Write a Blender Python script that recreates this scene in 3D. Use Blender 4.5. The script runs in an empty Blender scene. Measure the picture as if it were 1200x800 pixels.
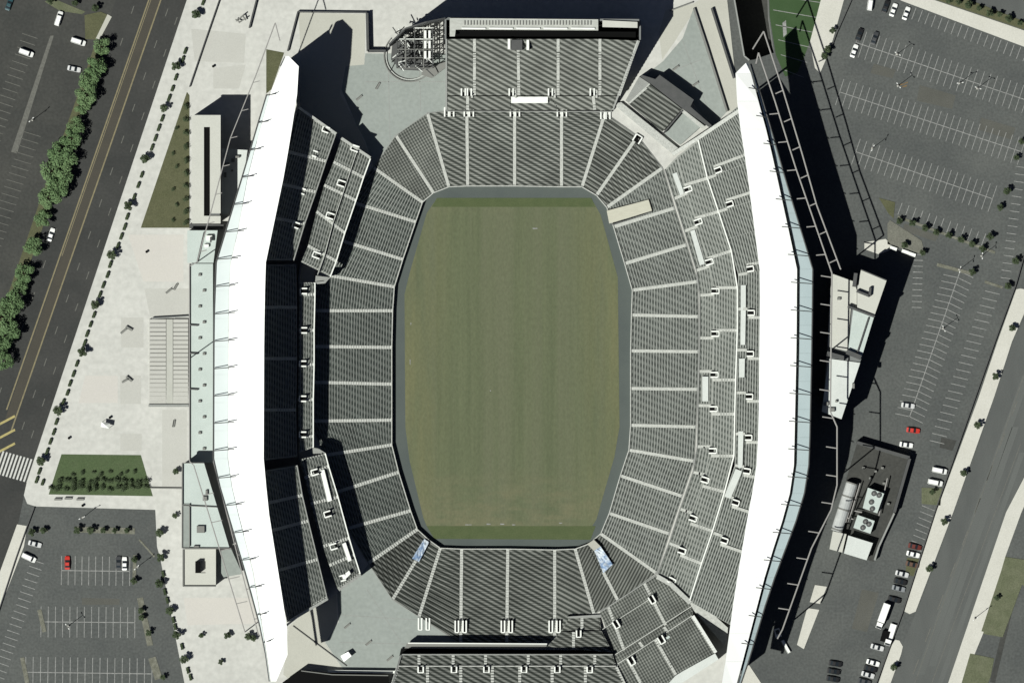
import bpy, math, random
from mathutils import Vector
from mathutils.geometry import tessellate_polygon

random.seed(7)
S = bpy.context.scene
col = S.collection
R = math.radians
S0 = 0.30           # metres per photograph pixel on the ground
CAMH = 4000.0

# ------------------------------------------------------------------ camera, sky, sun
cd = bpy.data.cameras.new('camera')
cam = bpy.data.objects.new('camera', cd); col.objects.link(cam)
cam.location = (0, 0, CAMH)
cd.sensor_width = 36.0
cd.lens = 36.0 * CAMH / (1200 * S0)
cd.clip_start = 10; cd.clip_end = 12000
S.camera = cam

SUN_EL, SUN_DIR = R(55), Vector((-0.8, -0.6))      # direction towards the sun on the ground plan
w = bpy.data.worlds.new('World'); S.world = w; w.use_nodes = True
nt = w.node_tree
sky = nt.nodes.new('ShaderNodeTexSky'); sky.sky_type = 'NISHITA'; sky.sun_disc = False
sky.air_density = 0.25; sky.dust_density = 0.3; sky.ozone_density = 0.0
sky.sun_elevation = SUN_EL; sky.sun_rotation = math.atan2(SUN_DIR.x, SUN_DIR.y)
nt.links.new(sky.outputs[0], nt.nodes['Background'].inputs[0])
nt.nodes['Background'].inputs[1].default_value = 0.05
sl = bpy.data.lights.new('sun', 'SUN'); sl.energy = 5.0; sl.angle = R(0.5); sl.color = (0.985, 1.0, 0.93)
so = bpy.data.objects.new('sun', sl); col.objects.link(so)
dvec = Vector((-SUN_DIR.x * math.cos(SUN_EL), -SUN_DIR.y * math.cos(SUN_EL), -math.sin(SUN_EL)))
so.rotation_euler = dvec.to_track_quat('-Z', 'Y').to_euler()
so.location = (0, 0, 200)
S.view_settings.view_transform = 'Standard'; S.view_settings.look = 'None'
S.view_settings.gamma = 1; S.view_settings.exposure = 0.25

# ------------------------------------------------------------------ helpers
def P(u, v, z=0.0):
    k = (CAMH - z) / CAMH
    return Vector(((u - 600) * S0 * k, (400 - v) * S0 * k, z))

def lerp(a, b, t): return tuple(a[i] + (b[i] - a[i]) * t for i in range(len(a)))

class MB:
    def __init__(s): s.v = []; s.f = []
    def add(s, vs, fs):
        n = len(s.v); s.v += [tuple(p) for p in vs]; s.f += [tuple(i + n for i in f) for f in fs]; return s
    def quad(s, a, b, c, d): return s.add([a, b, c, d], [(0, 1, 2, 3)])
    def hexa(s, b4, t4):     # bottom four, top four points
        return s.add(list(b4) + list(t4), [(3, 2, 1, 0), (4, 5, 6, 7), (0, 1, 5, 4), (1, 2, 6, 5), (2, 3, 7, 6), (3, 0, 4, 7)])
    def prism(s, uv, z0, z1, holes=(), world=False):
        loops = [uv] + list(holes)
        lo = [[(Vector((p[0], p[1], z0)) if world else P(p[0], p[1], z0)) for p in l] for l in loops]
        hi = [[(Vector((p[0], p[1], z1)) if world else P(p[0], p[1], z1)) for p in l] for l in loops]
        tri = tessellate_polygon(hi)
        flat = [p for l in hi for p in l]
        s.add(flat, tri)
        if z1 > z0:
            for a, b in zip(lo, hi):
                n = len(a)
                s.add(a + b, [(i, (i + 1) % n, n + (i + 1) % n, n + i) for i in range(n)])
        return s
    def box(s, cx, cy, z0, z1, lx, ly, ang=0, tap=1.0):
        c, q = math.cos(ang), math.sin(ang)
        def r(x, y, z): return (cx + x * c - y * q, cy + x * q + y * c, z)
        a, b = lx / 2, ly / 2
        return s.hexa([r(-a, -b, z0), r(a, -b, z0), r(a, b, z0), r(-a, b, z0)],
                      [r(-a * tap, -b * tap, z1), r(a * tap, -b * tap, z1), r(a * tap, b * tap, z1), r(-a * tap, b * tap, z1)])
    def wall(s, a, b, wd, z0, z1):       # straight wall between two world xy points
        a = Vector(a[:2]); b = Vector(b[:2]); d = (b - a)
        n = Vector((-d.y, d.x)); n.normalize(); n *= wd / 2
        q = [a - n, b - n, b + n, a + n]
        z0 = z0 if isinstance(z0, tuple) else (z0, z0); z1 = z1 if isinstance(z1, tuple) else (z1, z1)
        zb = [z0[0], z0[1], z0[1], z0[0]]; zt = [z1[0], z1[1], z1[1], z1[0]]
        return s.hexa([(p.x, p.y, z) for p, z in zip(q, zb)], [(p.x, p.y, z) for p, z in zip(q, zt)])
    def tube(s, a, b, r, n=6, r2=None):
        a = Vector(a); b = Vector(b); d = (b - a).normalized()
        x = d.orthogonal().normalized(); y = d.cross(x); r2 = r if r2 is None else r2
        vs = []
        for p, rr in ((a, r), (b, r2)):
            for i in range(n):
                t = 2 * math.pi * i / n; vs.append(p + x * math.cos(t) * rr + y * math.sin(t) * rr)
        return s.add(vs, [(i, (i + 1) % n, n + (i + 1) % n, n + i) for i in range(n)] + [tuple(range(n)), tuple(range(2 * n - 1, n - 1, -1))])
    def mesh(s, name, off=(0, 0, 0)):
        m = bpy.data.meshes.new(name)
        m.from_pydata([(p[0] - off[0], p[1] - off[1], p[2] - off[2]) for p in s.v], [], s.f); m.update()
        return m

OFF = {}
def tag(o, label=None, cat=None, group=None, kind=None):
    if label: o['label'] = label
    if cat: o['category'] = cat
    if group: o['group'] = group
    if kind: o['kind'] = kind
    return o
def thing(name, label, cat, loc=(0, 0, 0), group=None):
    o = bpy.data.objects.new(name, None); col.objects.link(o); o.location = loc; o.empty_display_size = 0.5
    OFF[o.name] = tuple(loc)
    return tag(o, label, cat, group)
def part(name, mb, mat, parent=None, kind=None, label=None):
    off = OFF[parent.name] if parent else (0, 0, 0)
    o = bpy.data.objects.new(name, mb.mesh(name, off)); col.objects.link(o)
    o.data.materials.append(mat)
    if parent: o.parent = parent
    OFF[o.name] = off
    return tag(o, label, None, None, kind)
def single(name, mb, mat, label, cat, group=None, loc=(0, 0, 0)):
    o = bpy.data.objects.new(name, mb.mesh(name, loc)); col.objects.link(o); o.data.materials.append(mat)
    o.location = loc; OFF[o.name] = tuple(loc)
    return tag(o, label, cat, group)
def struct(name, mb, mat, parent=None):
    return part(name, mb, mat, parent, 'structure' if parent is None else None)
def copy_tree(o, parent=None):
    c = o.copy(); col.objects.link(c)
    if parent: c.parent = parent
    for ch in o.children: copy_tree(ch, c)
    return c
ONES = ['', 'first', 'second', 'third', 'fourth', 'fifth', 'sixth', 'seventh', 'eighth', 'ninth', 'tenth', 'eleventh', 'twelfth', 'thirteenth',
        'fourteenth', 'fifteenth', 'sixteenth', 'seventeenth', 'eighteenth', 'nineteenth', 'twentieth']
TENS = {2: 'twenty', 3: 'thirty', 4: 'forty', 5: 'fifty'}
def nth(n):
    if n <= 20: return ONES[n]
    t, o = divmod(n, 10)
    return TENS[t] + '-' + ONES[o] if o else {3: 'thirtieth', 4: 'fortieth', 5: 'fiftieth'}[t]

# ------------------------------------------------------------------ materials
def mat(name, c, rough=0.9, c2=None, scale=0.2, amt=0.5, stretch=(1, 1, 1), fine=0.0, fscale=3.0, metal=0.0, spec=0.25, detail=5):
    m = bpy.data.materials.new(name); m.use_nodes = True
    t = m.node_tree; b = t.nodes['Principled BSDF']
    b.inputs['Roughness'].default_value = rough; b.inputs['Metallic'].default_value = metal
    b.inputs['Specular IOR Level'].default_value = spec
    c = tuple(c) if not isinstance(c, (int, float)) else (c, c, c)
    b.inputs['Base Color'].default_value = (*c, 1)
    if c2 is not None:
        c2 = tuple(c2) if not isinstance(c2, (int, float)) else (c2, c2, c2)
        tc = t.nodes.new('ShaderNodeTexCoord'); mp = t.nodes.new('ShaderNodeMapping'); mp.inputs['Scale'].default_value = stretch
        n = t.nodes.new('ShaderNodeTexNoise'); n.inputs['Scale'].default_value = scale; n.inputs['Detail'].default_value = detail; n.inputs['Roughness'].default_value = 0.65
        mr = t.nodes.new('ShaderNodeMapRange'); mr.inputs[1].default_value = 0.5 - amt * 0.5; mr.inputs[2].default_value = 0.5 + amt * 0.5
        mx = t.nodes.new('ShaderNodeMix'); mx.data_type = 'RGBA'
        mx.inputs[6].default_value = (*c, 1); mx.inputs[7].default_value = (*c2, 1)
        t.links.new(tc.outputs['Object'], mp.inputs[0]); t.links.new(mp.outputs[0], n.inputs[0]); t.links.new(n.outputs[0], mr.inputs[0])
        t.links.new(mr.outputs[0], mx.inputs[0]); out = mx.outputs[2]
        if fine:
            n2 = t.nodes.new('ShaderNodeTexNoise'); n2.inputs['Scale'].default_value = fscale; n2.inputs['Detail'].default_value = 3
            t.links.new(tc.outputs['Object'], n2.inputs[0])
            m2 = t.nodes.new('ShaderNodeMapRange'); m2.inputs[1].default_value = 0.3; m2.inputs[2].default_value = 0.7; m2.inputs[3].default_value = 1 - fine; m2.inputs[4].default_value = 1 + fine
            hv = t.nodes.new('ShaderNodeVectorMath'); hv.operation = 'SCALE'
            t.links.new(n2.outputs[0], m2.inputs[0]); t.links.new(out, hv.inputs[0]); t.links.new(m2.outputs[0], hv.inputs['Scale'])
            out = hv.outputs[0]
        t.links.new(out, b.inputs['Base Color'])
    return m

def wave_mat(name, dark, light, ang, period, sharp=0.5, warp=0.25, ang2=None, period2=None, w2=0.5):
    """seat shells of two tones in slanting bands"""
    m = bpy.data.materials.new(name); m.use_nodes = True
    t = m.node_tree; b = t.nodes['Principled BSDF']; b.inputs['Roughness'].default_value = 0.7; b.inputs['Specular IOR Level'].default_value = 0.2
    tc = t.nodes.new('ShaderNodeTexCoord')
    def wv(a, p):
        dp = t.nodes.new('ShaderNodeVectorMath'); dp.operation = 'DOT_PRODUCT'
        k = 2 * math.pi / p; dp.inputs[1].default_value = (math.sin(a) * k, math.cos(a) * k, 0)
        t.links.new(tc.outputs['Object'], dp.inputs[0])
        nz = t.nodes.new('ShaderNodeTexNoise'); nz.inputs['Scale'].default_value = 0.35; nz.inputs['Detail'].default_value = 3
        t.links.new(tc.outputs['Object'], nz.inputs[0])
        ma = t.nodes.new('ShaderNodeMath'); ma.operation = 'MULTIPLY_ADD'; ma.inputs[1].default_value = warp * 12
        t.links.new(nz.outputs[0], ma.inputs[0]); t.links.new(dp.outputs['Value'], ma.inputs[2])
        sn = t.nodes.new('ShaderNodeMath'); sn.operation = 'SINE'; t.links.new(ma.outputs[0], sn.inputs[0])
        return sn.outputs[0]
    val = wv(ang, period)
    if ang2 is not None:
        mm = t.nodes.new('ShaderNodeMath'); mm.operation = 'MULTIPLY_ADD'; mm.inputs[1].default_value = w2
        t.links.new(wv(ang2, period2), mm.inputs[0]); t.links.new(val, mm.inputs[2]); val = mm.outputs[0]
    mr = t.nodes.new('ShaderNodeMapRange'); mr.interpolation_type = 'SMOOTHSTEP'
    mr.inputs[1].default_value = -1 + sharp * 0.5; mr.inputs[2].default_value = 1
    mx = t.nodes.new('ShaderNodeMix'); mx.data_type = 'RGBA'
    mx.inputs[6].default_value = (*dark, 1); mx.inputs[7].default_value = (*light, 1)
    n3 = t.nodes.new('ShaderNodeTexNoise'); n3.inputs['Scale'].default_value = 0.12; n3.inputs['Detail'].default_value = 4
    t.links.new(tc.outputs['Object'], n3.inputs[0])
    m3 = t.nodes.new('ShaderNodeMapRange'); m3.inputs[1].default_value = 0.3; m3.inputs[2].default_value = 0.7; m3.inputs[3].default_value = 0.78; m3.inputs[4].default_value = 1.22
    sc = t.nodes.new('ShaderNodeVectorMath'); sc.operation = 'SCALE'
    t.links.new(val, mr.inputs[0]); t.links.new(mr.outputs[0], mx.inputs[0]); t.links.new(n3.outputs[0], m3.inputs[0])
    t.links.new(mx.outputs[2], sc.inputs[0]); t.links.new(m3.outputs[0], sc.inputs['Scale']); t.links.new(sc.outputs[0], b.inputs['Base Color'])
    return m

M = {}
M['asphalt'] = mat('asphalt', (.061, .065, .064), .95, (.082, .086, .082), .05, .35, fine=.16, fscale=1.2)
M['asphalt_dark'] = mat('dark_asphalt', (.036, .037, .035), .95, (.050, .050, .046), .06, .35, fine=.14, fscale=1.0)
M['road'] = mat('road_asphalt', (.031, .032, .031), .95, (.043, .043, .041), .07, .35, fine=.1, fscale=1.2)
M['road2'] = mat('side_road_asphalt', (.068, .072, .070), .95, (.092, .096, .092), .07, .4, (1, .3, 1), fine=.1)
M['brown_lane'] = mat('worn_brown_asphalt', (.046, .043, .036), .95, (.058, .052, .042), .15, .6, fine=.12)
M['plaza'] = mat('plaza_concrete', (.385, .382, .36), .9, (.46, .455, .43), .045, .45, fine=.08, fscale=.5)
M['panel'] = mat('grey_paving', (.365, .36, .335), .9, (.395, .39, .365), .08, .5, fine=.05)
M['panel_pink'] = mat('warm_paving', (.43, .41, .385), .9, (.45, .43, .40), .08, .5, fine=.04)
M['walk'] = mat('pale_sidewalk', (.42, .41, .37), .9, (.47, .46, .42), .12, .5, fine=.08)
M['deck'] = mat('grey_green_deck', (.205, .226, .212), .85, (.25, .27, .255), .05, .6, fine=.06, fscale=.8)
M['beige'] = mat('beige_deck', (.345, .34, .30), .9, (.39, .385, .345), .05, .6, fine=.05)
M['conc'] = mat('stand_concrete', (.20, .205, .195), .9, (.25, .255, .245), .2, .6, fine=.1)
M['aisle'] = mat('aisle_concrete', (.28, .287, .268), .9, (.46, .465, .44), 1.3, .5, fine=.12)
M['white'] = mat('white_paint', (.62, .63, .60), .7, (.70, .71, .68), .5, .6)
M['roofwhite'] = mat('white_roof', (.80, .80, .79), .6, (.82, .82, .81), .1, .6)
M['eave_e'] = mat('pale_blue_eave', (.32, .385, .40), .5, (.37, .435, .45), .08, .6, fine=.04)
M['eave_w'] = mat('pale_eave', (.46, .505, .505), .5, (.52, .56, .56), .08, .6)
M['paleroof'] = mat('pale_green_roof', (.36, .405, .385), .8, (.43, .475, .455), .12, .6, fine=.08)
M['whiteroof2'] = mat('off_white_roof', (.43, .45, .435), .8, (.52, .54, .52), .12, .6, fine=.06)
M['creamroof'] = mat('cream_roof', (.39, .39, .355), .8, (.45, .447, .41), .1, .6, fine=.05)
M['steel'] = mat('grey_steel', (.24, .23, .22), .6, (.28, .27, .26), .5, .5)
M['darksteel'] = mat('dark_steel', (.05, .052, .052), .6, (.07, .07, .07), .5, .5)
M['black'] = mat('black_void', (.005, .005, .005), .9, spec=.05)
M['glass'] = mat('dark_glass', (.02, .025, .03), .15, spec=.5)
M['facade'] = mat('facade_cladding', (.12, .125, .125), .8, (.16, .165, .165), .3, .5)
M['track'] = mat('field_apron', (.058, .069, .067), .95, (.080, .092, .086), .06, .6, fine=.06)
M['darkgreen'] = mat('dark_turf', (.052, .07, .03), 1, (.075, .09, .042), .25, .6, fine=.12)
M['lawn'] = mat('lawn_grass', (.062, .066, .034), 1, (.088, .088, .050), .2, .5, fine=.2)
M['lawn_green'] = mat('green_lawn', (.052, .078, .034), 1, (.066, .088, .044), .2, .5, fine=.2)
M['lawn_light'] = mat('verge_grass', (.075, .085, .048), 1, (.115, .12, .078), .25, .5, fine=.2)
M['island'] = mat('dry_island', (.085, .085, .065), 1, (.17, .168, .14), .5, .4, fine=.2)
M['practice'] = mat('practice_turf', (.03, .058, .022), 1, (.04, .07, .03), .2, .5, fine=.1)
M['paint'] = mat('worn_white_paint', (.30, .30, .29), .9, (.12, .12, .118), 1.1, .5)
M['paint_bright'] = mat('white_line_paint', (.55, .55, .53), .9, (.35, .35, .33), 1.3, .5)
M['paint_dim'] = mat('faded_line_paint', (.14, .14, .125), .9, (.07, .068, .062), 1.1, .6)
M['yellow'] = mat('yellow_line_paint', (.22, .19, .11), .9, (.12, .105, .07), .8, .6)
M['yellow2'] = mat('hatch_yellow_paint', (.40, .34, .14), .9, (.22, .19, .09), .8, .6)
M['orange'] = mat('orange_mark_paint', (.20, .12, .04), .9, (.08, .065, .05), 1.2, .4)
M['bark'] = mat('bark', (.06, .045, .03), .95, (.09, .07, .05), 2, .5)
M['tarp'] = mat('blue_tarp', (.16, .24, .38), .6, (.52, .56, .60), .55, .22, detail=3)
M['tyre'] = mat('tyre_rubber', (.015, .015, .015), .9)
M['lamp'] = mat('lamp_housing', (.6, .6, .58), .5)
M['bench'] = mat('weathered_metal', (.16, .16, .15), .7)

NS = wave_mat('banded_seats', (.032, .037, .032), (.185, .19, .175), R(28), 1.56, .45, .015)
NSU = wave_mat('banded_seats_upper', (.042, .046, .040), (.20, .205, .188), R(28), 1.56, .45, .015)
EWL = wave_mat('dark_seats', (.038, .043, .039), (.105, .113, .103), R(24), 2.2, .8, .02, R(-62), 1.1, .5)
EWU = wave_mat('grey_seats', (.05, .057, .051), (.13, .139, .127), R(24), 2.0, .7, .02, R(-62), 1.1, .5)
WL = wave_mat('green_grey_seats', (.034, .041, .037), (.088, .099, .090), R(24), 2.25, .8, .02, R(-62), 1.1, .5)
DG = wave_mat('slanted_seats', (.03, .033, .029), (.15, .155, .142), R(-62), 1.05, .6, .02)
DG2 = wave_mat('woven_seats', (.045, .05, .045), (.17, .175, .16), R(60), .98, .6, .02, R(-30), 1.05, .7)
DG3 = wave_mat('corner_seats', (.024, .027, .023), (.15, .155, .142), R(33), 1.5, .5, .02)
STEP = mat('row_concrete', (.21, .219, .206), .9, (.29, .30, .283), .4, .5)
STEPL = mat('light_row_concrete', (.22, .228, .212), .9, (.28, .288, .27), .4, .5)

def leaf_mat(name, c, c2, c3):
    m = mat(name, c, .8, c2, .9, .5)
    t = m.node_tree; b = t.nodes['Principled BSDF']
    g = t.nodes.new('ShaderNodeNewGeometry'); mx = t.nodes.new('ShaderNodeMix'); mx.data_type = 'RGBA'
    oi = t.nodes.new('ShaderNodeObjectInfo')
    src = b.inputs['Base Color'].links[0].from_socket
    ad = t.nodes.new('ShaderNodeMath'); ad.operation = 'MULTIPLY_ADD'; ad.inputs[1].default_value = .6
    t.links.new(g.outputs['Random Per Island'], ad.inputs[0])
    m2 = t.nodes.new('ShaderNodeMath'); m2.operation = 'MULTIPLY'; m2.inputs[1].default_value = .4
    t.links.new(oi.outputs['Random'], m2.inputs[0]); t.links.new(m2.outputs[0], ad.inputs[2])
    t.links.new(ad.outputs[0], mx.inputs[0]); t.links.new(src, mx.inputs[6]); mx.inputs[7].default_value = (*c3, 1)
    t.links.new(mx.outputs[2], b.inputs['Base Color'])
    return m
M['leaf'] = leaf_mat('leaves', (.054, .10, .040), (.082, .14, .057), (.125, .185, .085))
M['leaf_dark'] = leaf_mat('dark_leaves', (.024, .038, .017), (.038, .054, .025), (.056, .075, .038))

# grass of the playing field: mowing bands, long wear streaks, straw edges
def field_mat():
    m = bpy.data.materials.new('field_turf'); m.use_nodes = True
    t = m.node_tree; b = t.nodes['Principled BSDF']; b.inputs['Roughness'].default_value = 1; b.inputs['Specular IOR Level'].default_value = .1
    tc = t.nodes.new('ShaderNodeTexCoord')
    def noise(sc, st, lo, hi, det=4):
        mp = t.nodes.new('ShaderNodeMapping'); mp.inputs['Scale'].default_value = st
        n = t.nodes.new('ShaderNodeTexNoise'); n.inputs['Scale'].default_value = sc; n.inputs['Detail'].default_value = det; n.inputs['Roughness'].default_value = .65
        mr = t.nodes.new('ShaderNodeMapRange'); mr.inputs[1].default_value = lo; mr.inputs[2].default_value = hi
        t.links.new(tc.outputs['Object'], mp.inputs[0]); t.links.new(mp.outputs[0], n.inputs[0]); t.links.new(n.outputs[0], mr.inputs[0]); return mr.outputs[0]
    def mix(f, a, bcol):
        mx = t.nodes.new('ShaderNodeMix'); mx.data_type = 'RGBA'
        t.links.new(f, mx.inputs[0])
        for i, c in ((6, a), (7, bcol)):
            if isinstance(c, tuple): mx.inputs[i].default_value = (*c, 1)
            else: t.links.new(c, mx.inputs[i])
        return mx.outputs[2]
    c = mix(noise(.45, (1, .03, 1), .38, .66), (.084, .096, .056), (.099, .111, .065))
    c = mix(noise(.10, (1, .02, 1), .45, .62), c, (.101, .109, .068))
    # straw-coloured long edges and ends
    sx = t.nodes.new('ShaderNodeSeparateXYZ'); t.links.new(tc.outputs['Object'], sx.inputs[0])
    ab = t.nodes.new('ShaderNodeMath'); ab.operation = 'ABSOLUTE'; t.links.new(sx.outputs[0], ab.inputs[0])
    e = t.nodes.new('ShaderNodeMapRange'); e.inputs[1].default_value = 20; e.inputs[2].default_value = 37; t.links.new(ab.outputs[0], e.inputs[0])
    ml = t.nodes.new('ShaderNodeMath'); ml.operation = 'MULTIPLY'; t.links.new(e.outputs[0], ml.inputs[0]); t.links.new(noise(.12, (1, .12, 1), .36, .62), ml.inputs[1])
    c = mix(ml.outputs[0], c, (.122, .122, .066))
    ay = t.nodes.new('ShaderNodeMath'); ay.operation = 'ABSOLUTE'; t.links.new(sx.outputs[1], ay.inputs[0])
    e2 = t.nodes.new('ShaderNodeMapRange'); e2.inputs[1].default_value = 44; e2.inputs[2].default_value = 57; t.links.new(ay.outputs[0], e2.inputs[0])
    m2 = t.nodes.new('ShaderNodeMath'); m2.operation = 'MULTIPLY'; t.links.new(e2.outputs[0], m2.inputs[0]); t.links.new(noise(.2, (.4, 1, 1), .40, .66), m2.inputs[1])
    c = mix(m2.outputs[0], c, (.122, .120, .073))
    n = noise(1.4, (1, .5, 1), .3, .7, 3)
    mr = t.nodes.new('ShaderNodeMapRange'); mr.inputs[3].default_value = .90; mr.inputs[4].default_value = 1.10; t.links.new(n, mr.inputs[0])
    hv = t.nodes.new('ShaderNodeVectorMath'); hv.operation = 'SCALE'; t.links.new(c, hv.inputs[0]); t.links.new(mr.outputs[0], hv.inputs['Scale'])
    t.links.new(hv.outputs[0], b.inputs['Base Color'])
    return m
M['field'] = field_mat()

# ------------------------------------------------------------------ lower bowl plan (aisle front, aisle back)
A = [((495,237),(440,198)), ((508,226),(464,159)), ((526,219),(501,133)), ((548,218),(547,128)), ((603,218),(603,128)), ((658,219),(658,128)),
     ((682,219),(709,133)), ((699,229),(747,160)), ((711,243),(776,197)), ((719,266),(790,244)), ((732,309),(804,287)), ((741,340),(817,330)),
     ((740,369),(818,371)), ((739,411),(818,412)), ((739,455),(817,456)), ((739,498),(815,500)), ((737,527),(813,540)), ((727,557),(799,581)),
     ((714,601),(784,625)), ((704,625),(769,671)), ((690,637),(724,703)), ((674,643),(694,712)), ((650,644),(650,737)), ((595,643),(594,740)),
     ((541,643),(540,740)), ((516,642),(491,722)), ((502,632),(460,702)), ((489,620),(434,658)), ((481,598),(421,615)), ((467,553),(408,572)),
     ((459,521),(395,531)), ((459,492),(381,493)), ((459,450),(381,448)), ((459,407),(381,406)), ((460,364),(382,364)), ((462,336),(387,323)),
     ((472,304),(407,284)), ((487,260),(423,240))]
EXT = {i: 1.22 for i in (28, 29, 30, 31, 32, 33, 34, 35, 36, 37)}
EXT.update({22: 1.14, 23: 1.14, 24: 1.14, 25: 1.0, 26: 1.0, 27: 1.04, 0: 1.04, 21: 1.1})
A = [(f, lerp(f, b, EXT.get(i, 1.0))) for i, (f, b) in enumerate(A)]
FIELD_Z, ROW0_Z = -8.0, -6.6
hole = [b for f, b in A]
hole_w = [(p.x, p.y) for p in (P(u, v, 0) for u, v in hole)]

# ------------------------------------------------------------------ the setting
big = [(-6000, -6400), (7200, -6400), (7200, 7200), (-6000, 7200)]
ramp = [(850, -60), (899, -60), (901, 20), (907, 62), (884, 70), (878, 71), (872, 66)]  # outline of an added pit, dug deep so its walls throw shade
struct('ground', MB().prism(big, 0, 0, [hole, ramp]), M['asphalt'])
rw = MB(); ringp = [P(u, v, 0) for u, v in ramp]
for i in range(len(ringp)):
    a, c = ringp[i], ringp[(i + 1) % len(ringp)]; rw.quad((a.x, a.y, -14), (c.x, c.y, -14), (c.x, c.y, 0), (a.x, a.y, 0))
struct('shade_pit_walls', rw, M['conc'])
struct('shade_pit_floor', MB().prism([(846, -64), (903, -64), (905, 20), (911, 64), (880, 76), (866, 66)], -14, -14), M['asphalt_dark'])
rp = MB()
for i in (5, 6): rp.wall(ringp[i] if i == 6 else ringp[6], ringp[0] if i == 6 else ringp[5], .5, 0, 1.4)
struct('shade_pit_parapet', rp, M['conc'])
plaza_uv = [(229, -30), (32, 562), (28, 580), (32, 590), (42, 593), (182, 597), (184, 640), (188, 655), (224, 840), (868, 840), (850, 778), (866, 700), (886, 556),
            (889, 500), (891, 322), (866, 140), (860, 100), (842, -30)]
plaza = struct('plaza', MB().prism(plaza_uv, 0, .13, [hole]), M['plaza'])
struct('field_apron', MB().prism([f for f, b in A], FIELD_Z, FIELD_Z), M['track'])
grass_uv = [(508, 238), (696, 238), (704, 252), (724, 325), (726, 500), (720, 535), (699, 608), (694, 616), (500, 616), (496, 606), (480, 540), (475, 500), (474, 345), (480, 320), (500, 250)]
struct('playing_field', MB().prism(grass_uv, FIELD_Z + .03, FIELD_Z + .03), M['field'])
b = MB(); z = FIELD_Z + .05
b.prism([(512, 232), (693, 232), (698, 242.5), (506, 242.5)], z, z)
b.prism([(500, 616), (698, 616), (692, 632), (509, 631)], z, z)
struct('end_turf', b, M['darkgreen'])

b = MB()
for u, v, a_, c_ in ((624, 267, 6, 1.4), (570, 613, 5, 1.3), (586, 613, 5, 1.3), (600, 614, 4, 1), (480, 421, 1.2, 6), (574, 457, 1.5, 1.2), (655, 612, 4, 1), (481, 378, 1, 3), (545, 614, 8, .8)):
    b.prism([(u, v), (u + a_, v + .2), (u + a_ - .3, v + c_), (u + .3, v + c_ + .2)], FIELD_Z + .06, FIELD_Z + .06)
struct('field_marks', b, M['paint'])
b = MB()
for k in range(9):
    t0, t1 = k / 9, k / 9 + .05; a, c = (1192, 470), (1062, 810)
    p, q = lerp(a, c, t0), lerp(a, c, t1); b.prism([(p[0] - .6, p[1]), (p[0] + .6, p[1]), (q[0] + .6, q[1]), (q[0] - .6, q[1])], .022, .022)
for a, c in (((1207, 420), (1072, 800)), ((1196, 520), (1088, 810))):
    b.prism([(a[0] - .4, a[1]), (a[0] + .4, a[1]), (c[0] + .4, c[1]), (c[0] - .4, c[1])], .022, .022)
struct('side_road_lines', b, M['paint_dim'])
b = MB()
for a, c, wd in (((1203, 440), (1078, 790), 5), ((1190, 500), (1092, 780), 4), ((1198, 530), (1098, 810), 3)):
    b.prism([(a[0] - wd, a[1]), (a[0] + wd, a[1]), (c[0] + wd, c[1]), (c[0] - wd, c[1])], .017, .017)
struct('wheel_worn_lanes', b, mat('worn_lane', (.082, .086, .083), .95, (.10, .105, .10), .06, .5, (1, .3, 1), fine=.1))
M['patch'] = mat('old_patch', (.066, .066, .058), .95, (.085, .085, .076), .12, .5, fine=.15)
for uv in ([(1078, 100), (1120, 112), (1116, 128), (1074, 118)], [(1150, 138), (1190, 150), (1186, 164), (1146, 152)], [(1024, 75), (1050, 82), (1046, 92), (1020, 86)], [(1060, 262), (1100, 276), (1096, 283), (1058, 270)],
           [(1010, 690), (1030, 694), (1016, 740), (998, 736)], [(96, 700), (140, 701), (140, 708), (96, 708)]):
    struct('asphalt_patch', MB().prism(uv, .013, .013), M['patch'])
# the avenue on the left
def ax(v, c): return c - (v * 139.0 / 400.0)       # avenue direction: x falls 139 px in 400 px of y
def strip(mb, c, wd, v0, v1, z):
    return mb.prism([(ax(v0, c) - wd / 2, v0), (ax(v0, c) + wd / 2, v0), (ax(v1, c) + wd / 2, v1), (ax(v1, c) - wd / 2, v1)], z, z)
b = MB(); b.prism([(146, -30), (240, -30), (229, -5), (32, 562), (20, 620), (-20, 740), (-120, 900), (-260, 900), (-10, 428)], .012, .012)
struct('avenue', b, M['road'])
b = MB(); strip(b, 182, 11, -20, 490, .016); struct('centre_lane', b, M['brown_lane'])
b = MB(); strip(b, 174.5, 1.7, -20, 480, .020); strip(b, 188.5, 1.7, -20, 505, .020)
strip(b, 176.8, .8, -20, 300, .020)
struct('yellow_centre_lines', b, M['yellow'])
b = MB()
for k in range(-1, 16):
    for c, v0, vm in ((200.5, 15, 999), (214.8, 25, 999), (159.5, 12, 400)):
        v = v0 + k * 37.2
        if c == 159.5 and 60 < v < 250: continue
        if v > 520: continue
        strip(b, c, 1.0, v - 4.5, v + 4.5, .020)
struct('lane_dashes', b, M['paint_dim'])
b = MB()
for k in range(11):
    u = -3 + k * 4.1; v = 527 + k * 1.15
    b.prism([(u + 2, v), (u + 4, v + .6), (u - 5, v + 27), (u - 7, v + 26.4)], .02, .02)
struct('crosswalk', b, M['paint_bright'])
b = MB()
for v in (487, 503, 519): b.prism([(0, v + 8), (17, v - 1), (18, v + 1.5), (0, v + 11)], .022, .022)
struct('hatched_island', b, M['yellow2'])
b = MB(); b.prism([(42, 593), (36, 615), (20, 660), (-20, 770), (-60, 870), (220, 870), (184, 655), (182, 597)], .008, .008)
struct('parking_lot', b, M['asphalt'])
b = MB(); b.prism([(-30, -30), (150, -30), (137, 20), (0, 400), (-60, 560), (-200, 560), (-200, -30)], .008, .008)
struct('parking_lot', b, M['asphalt_dark'])
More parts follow.
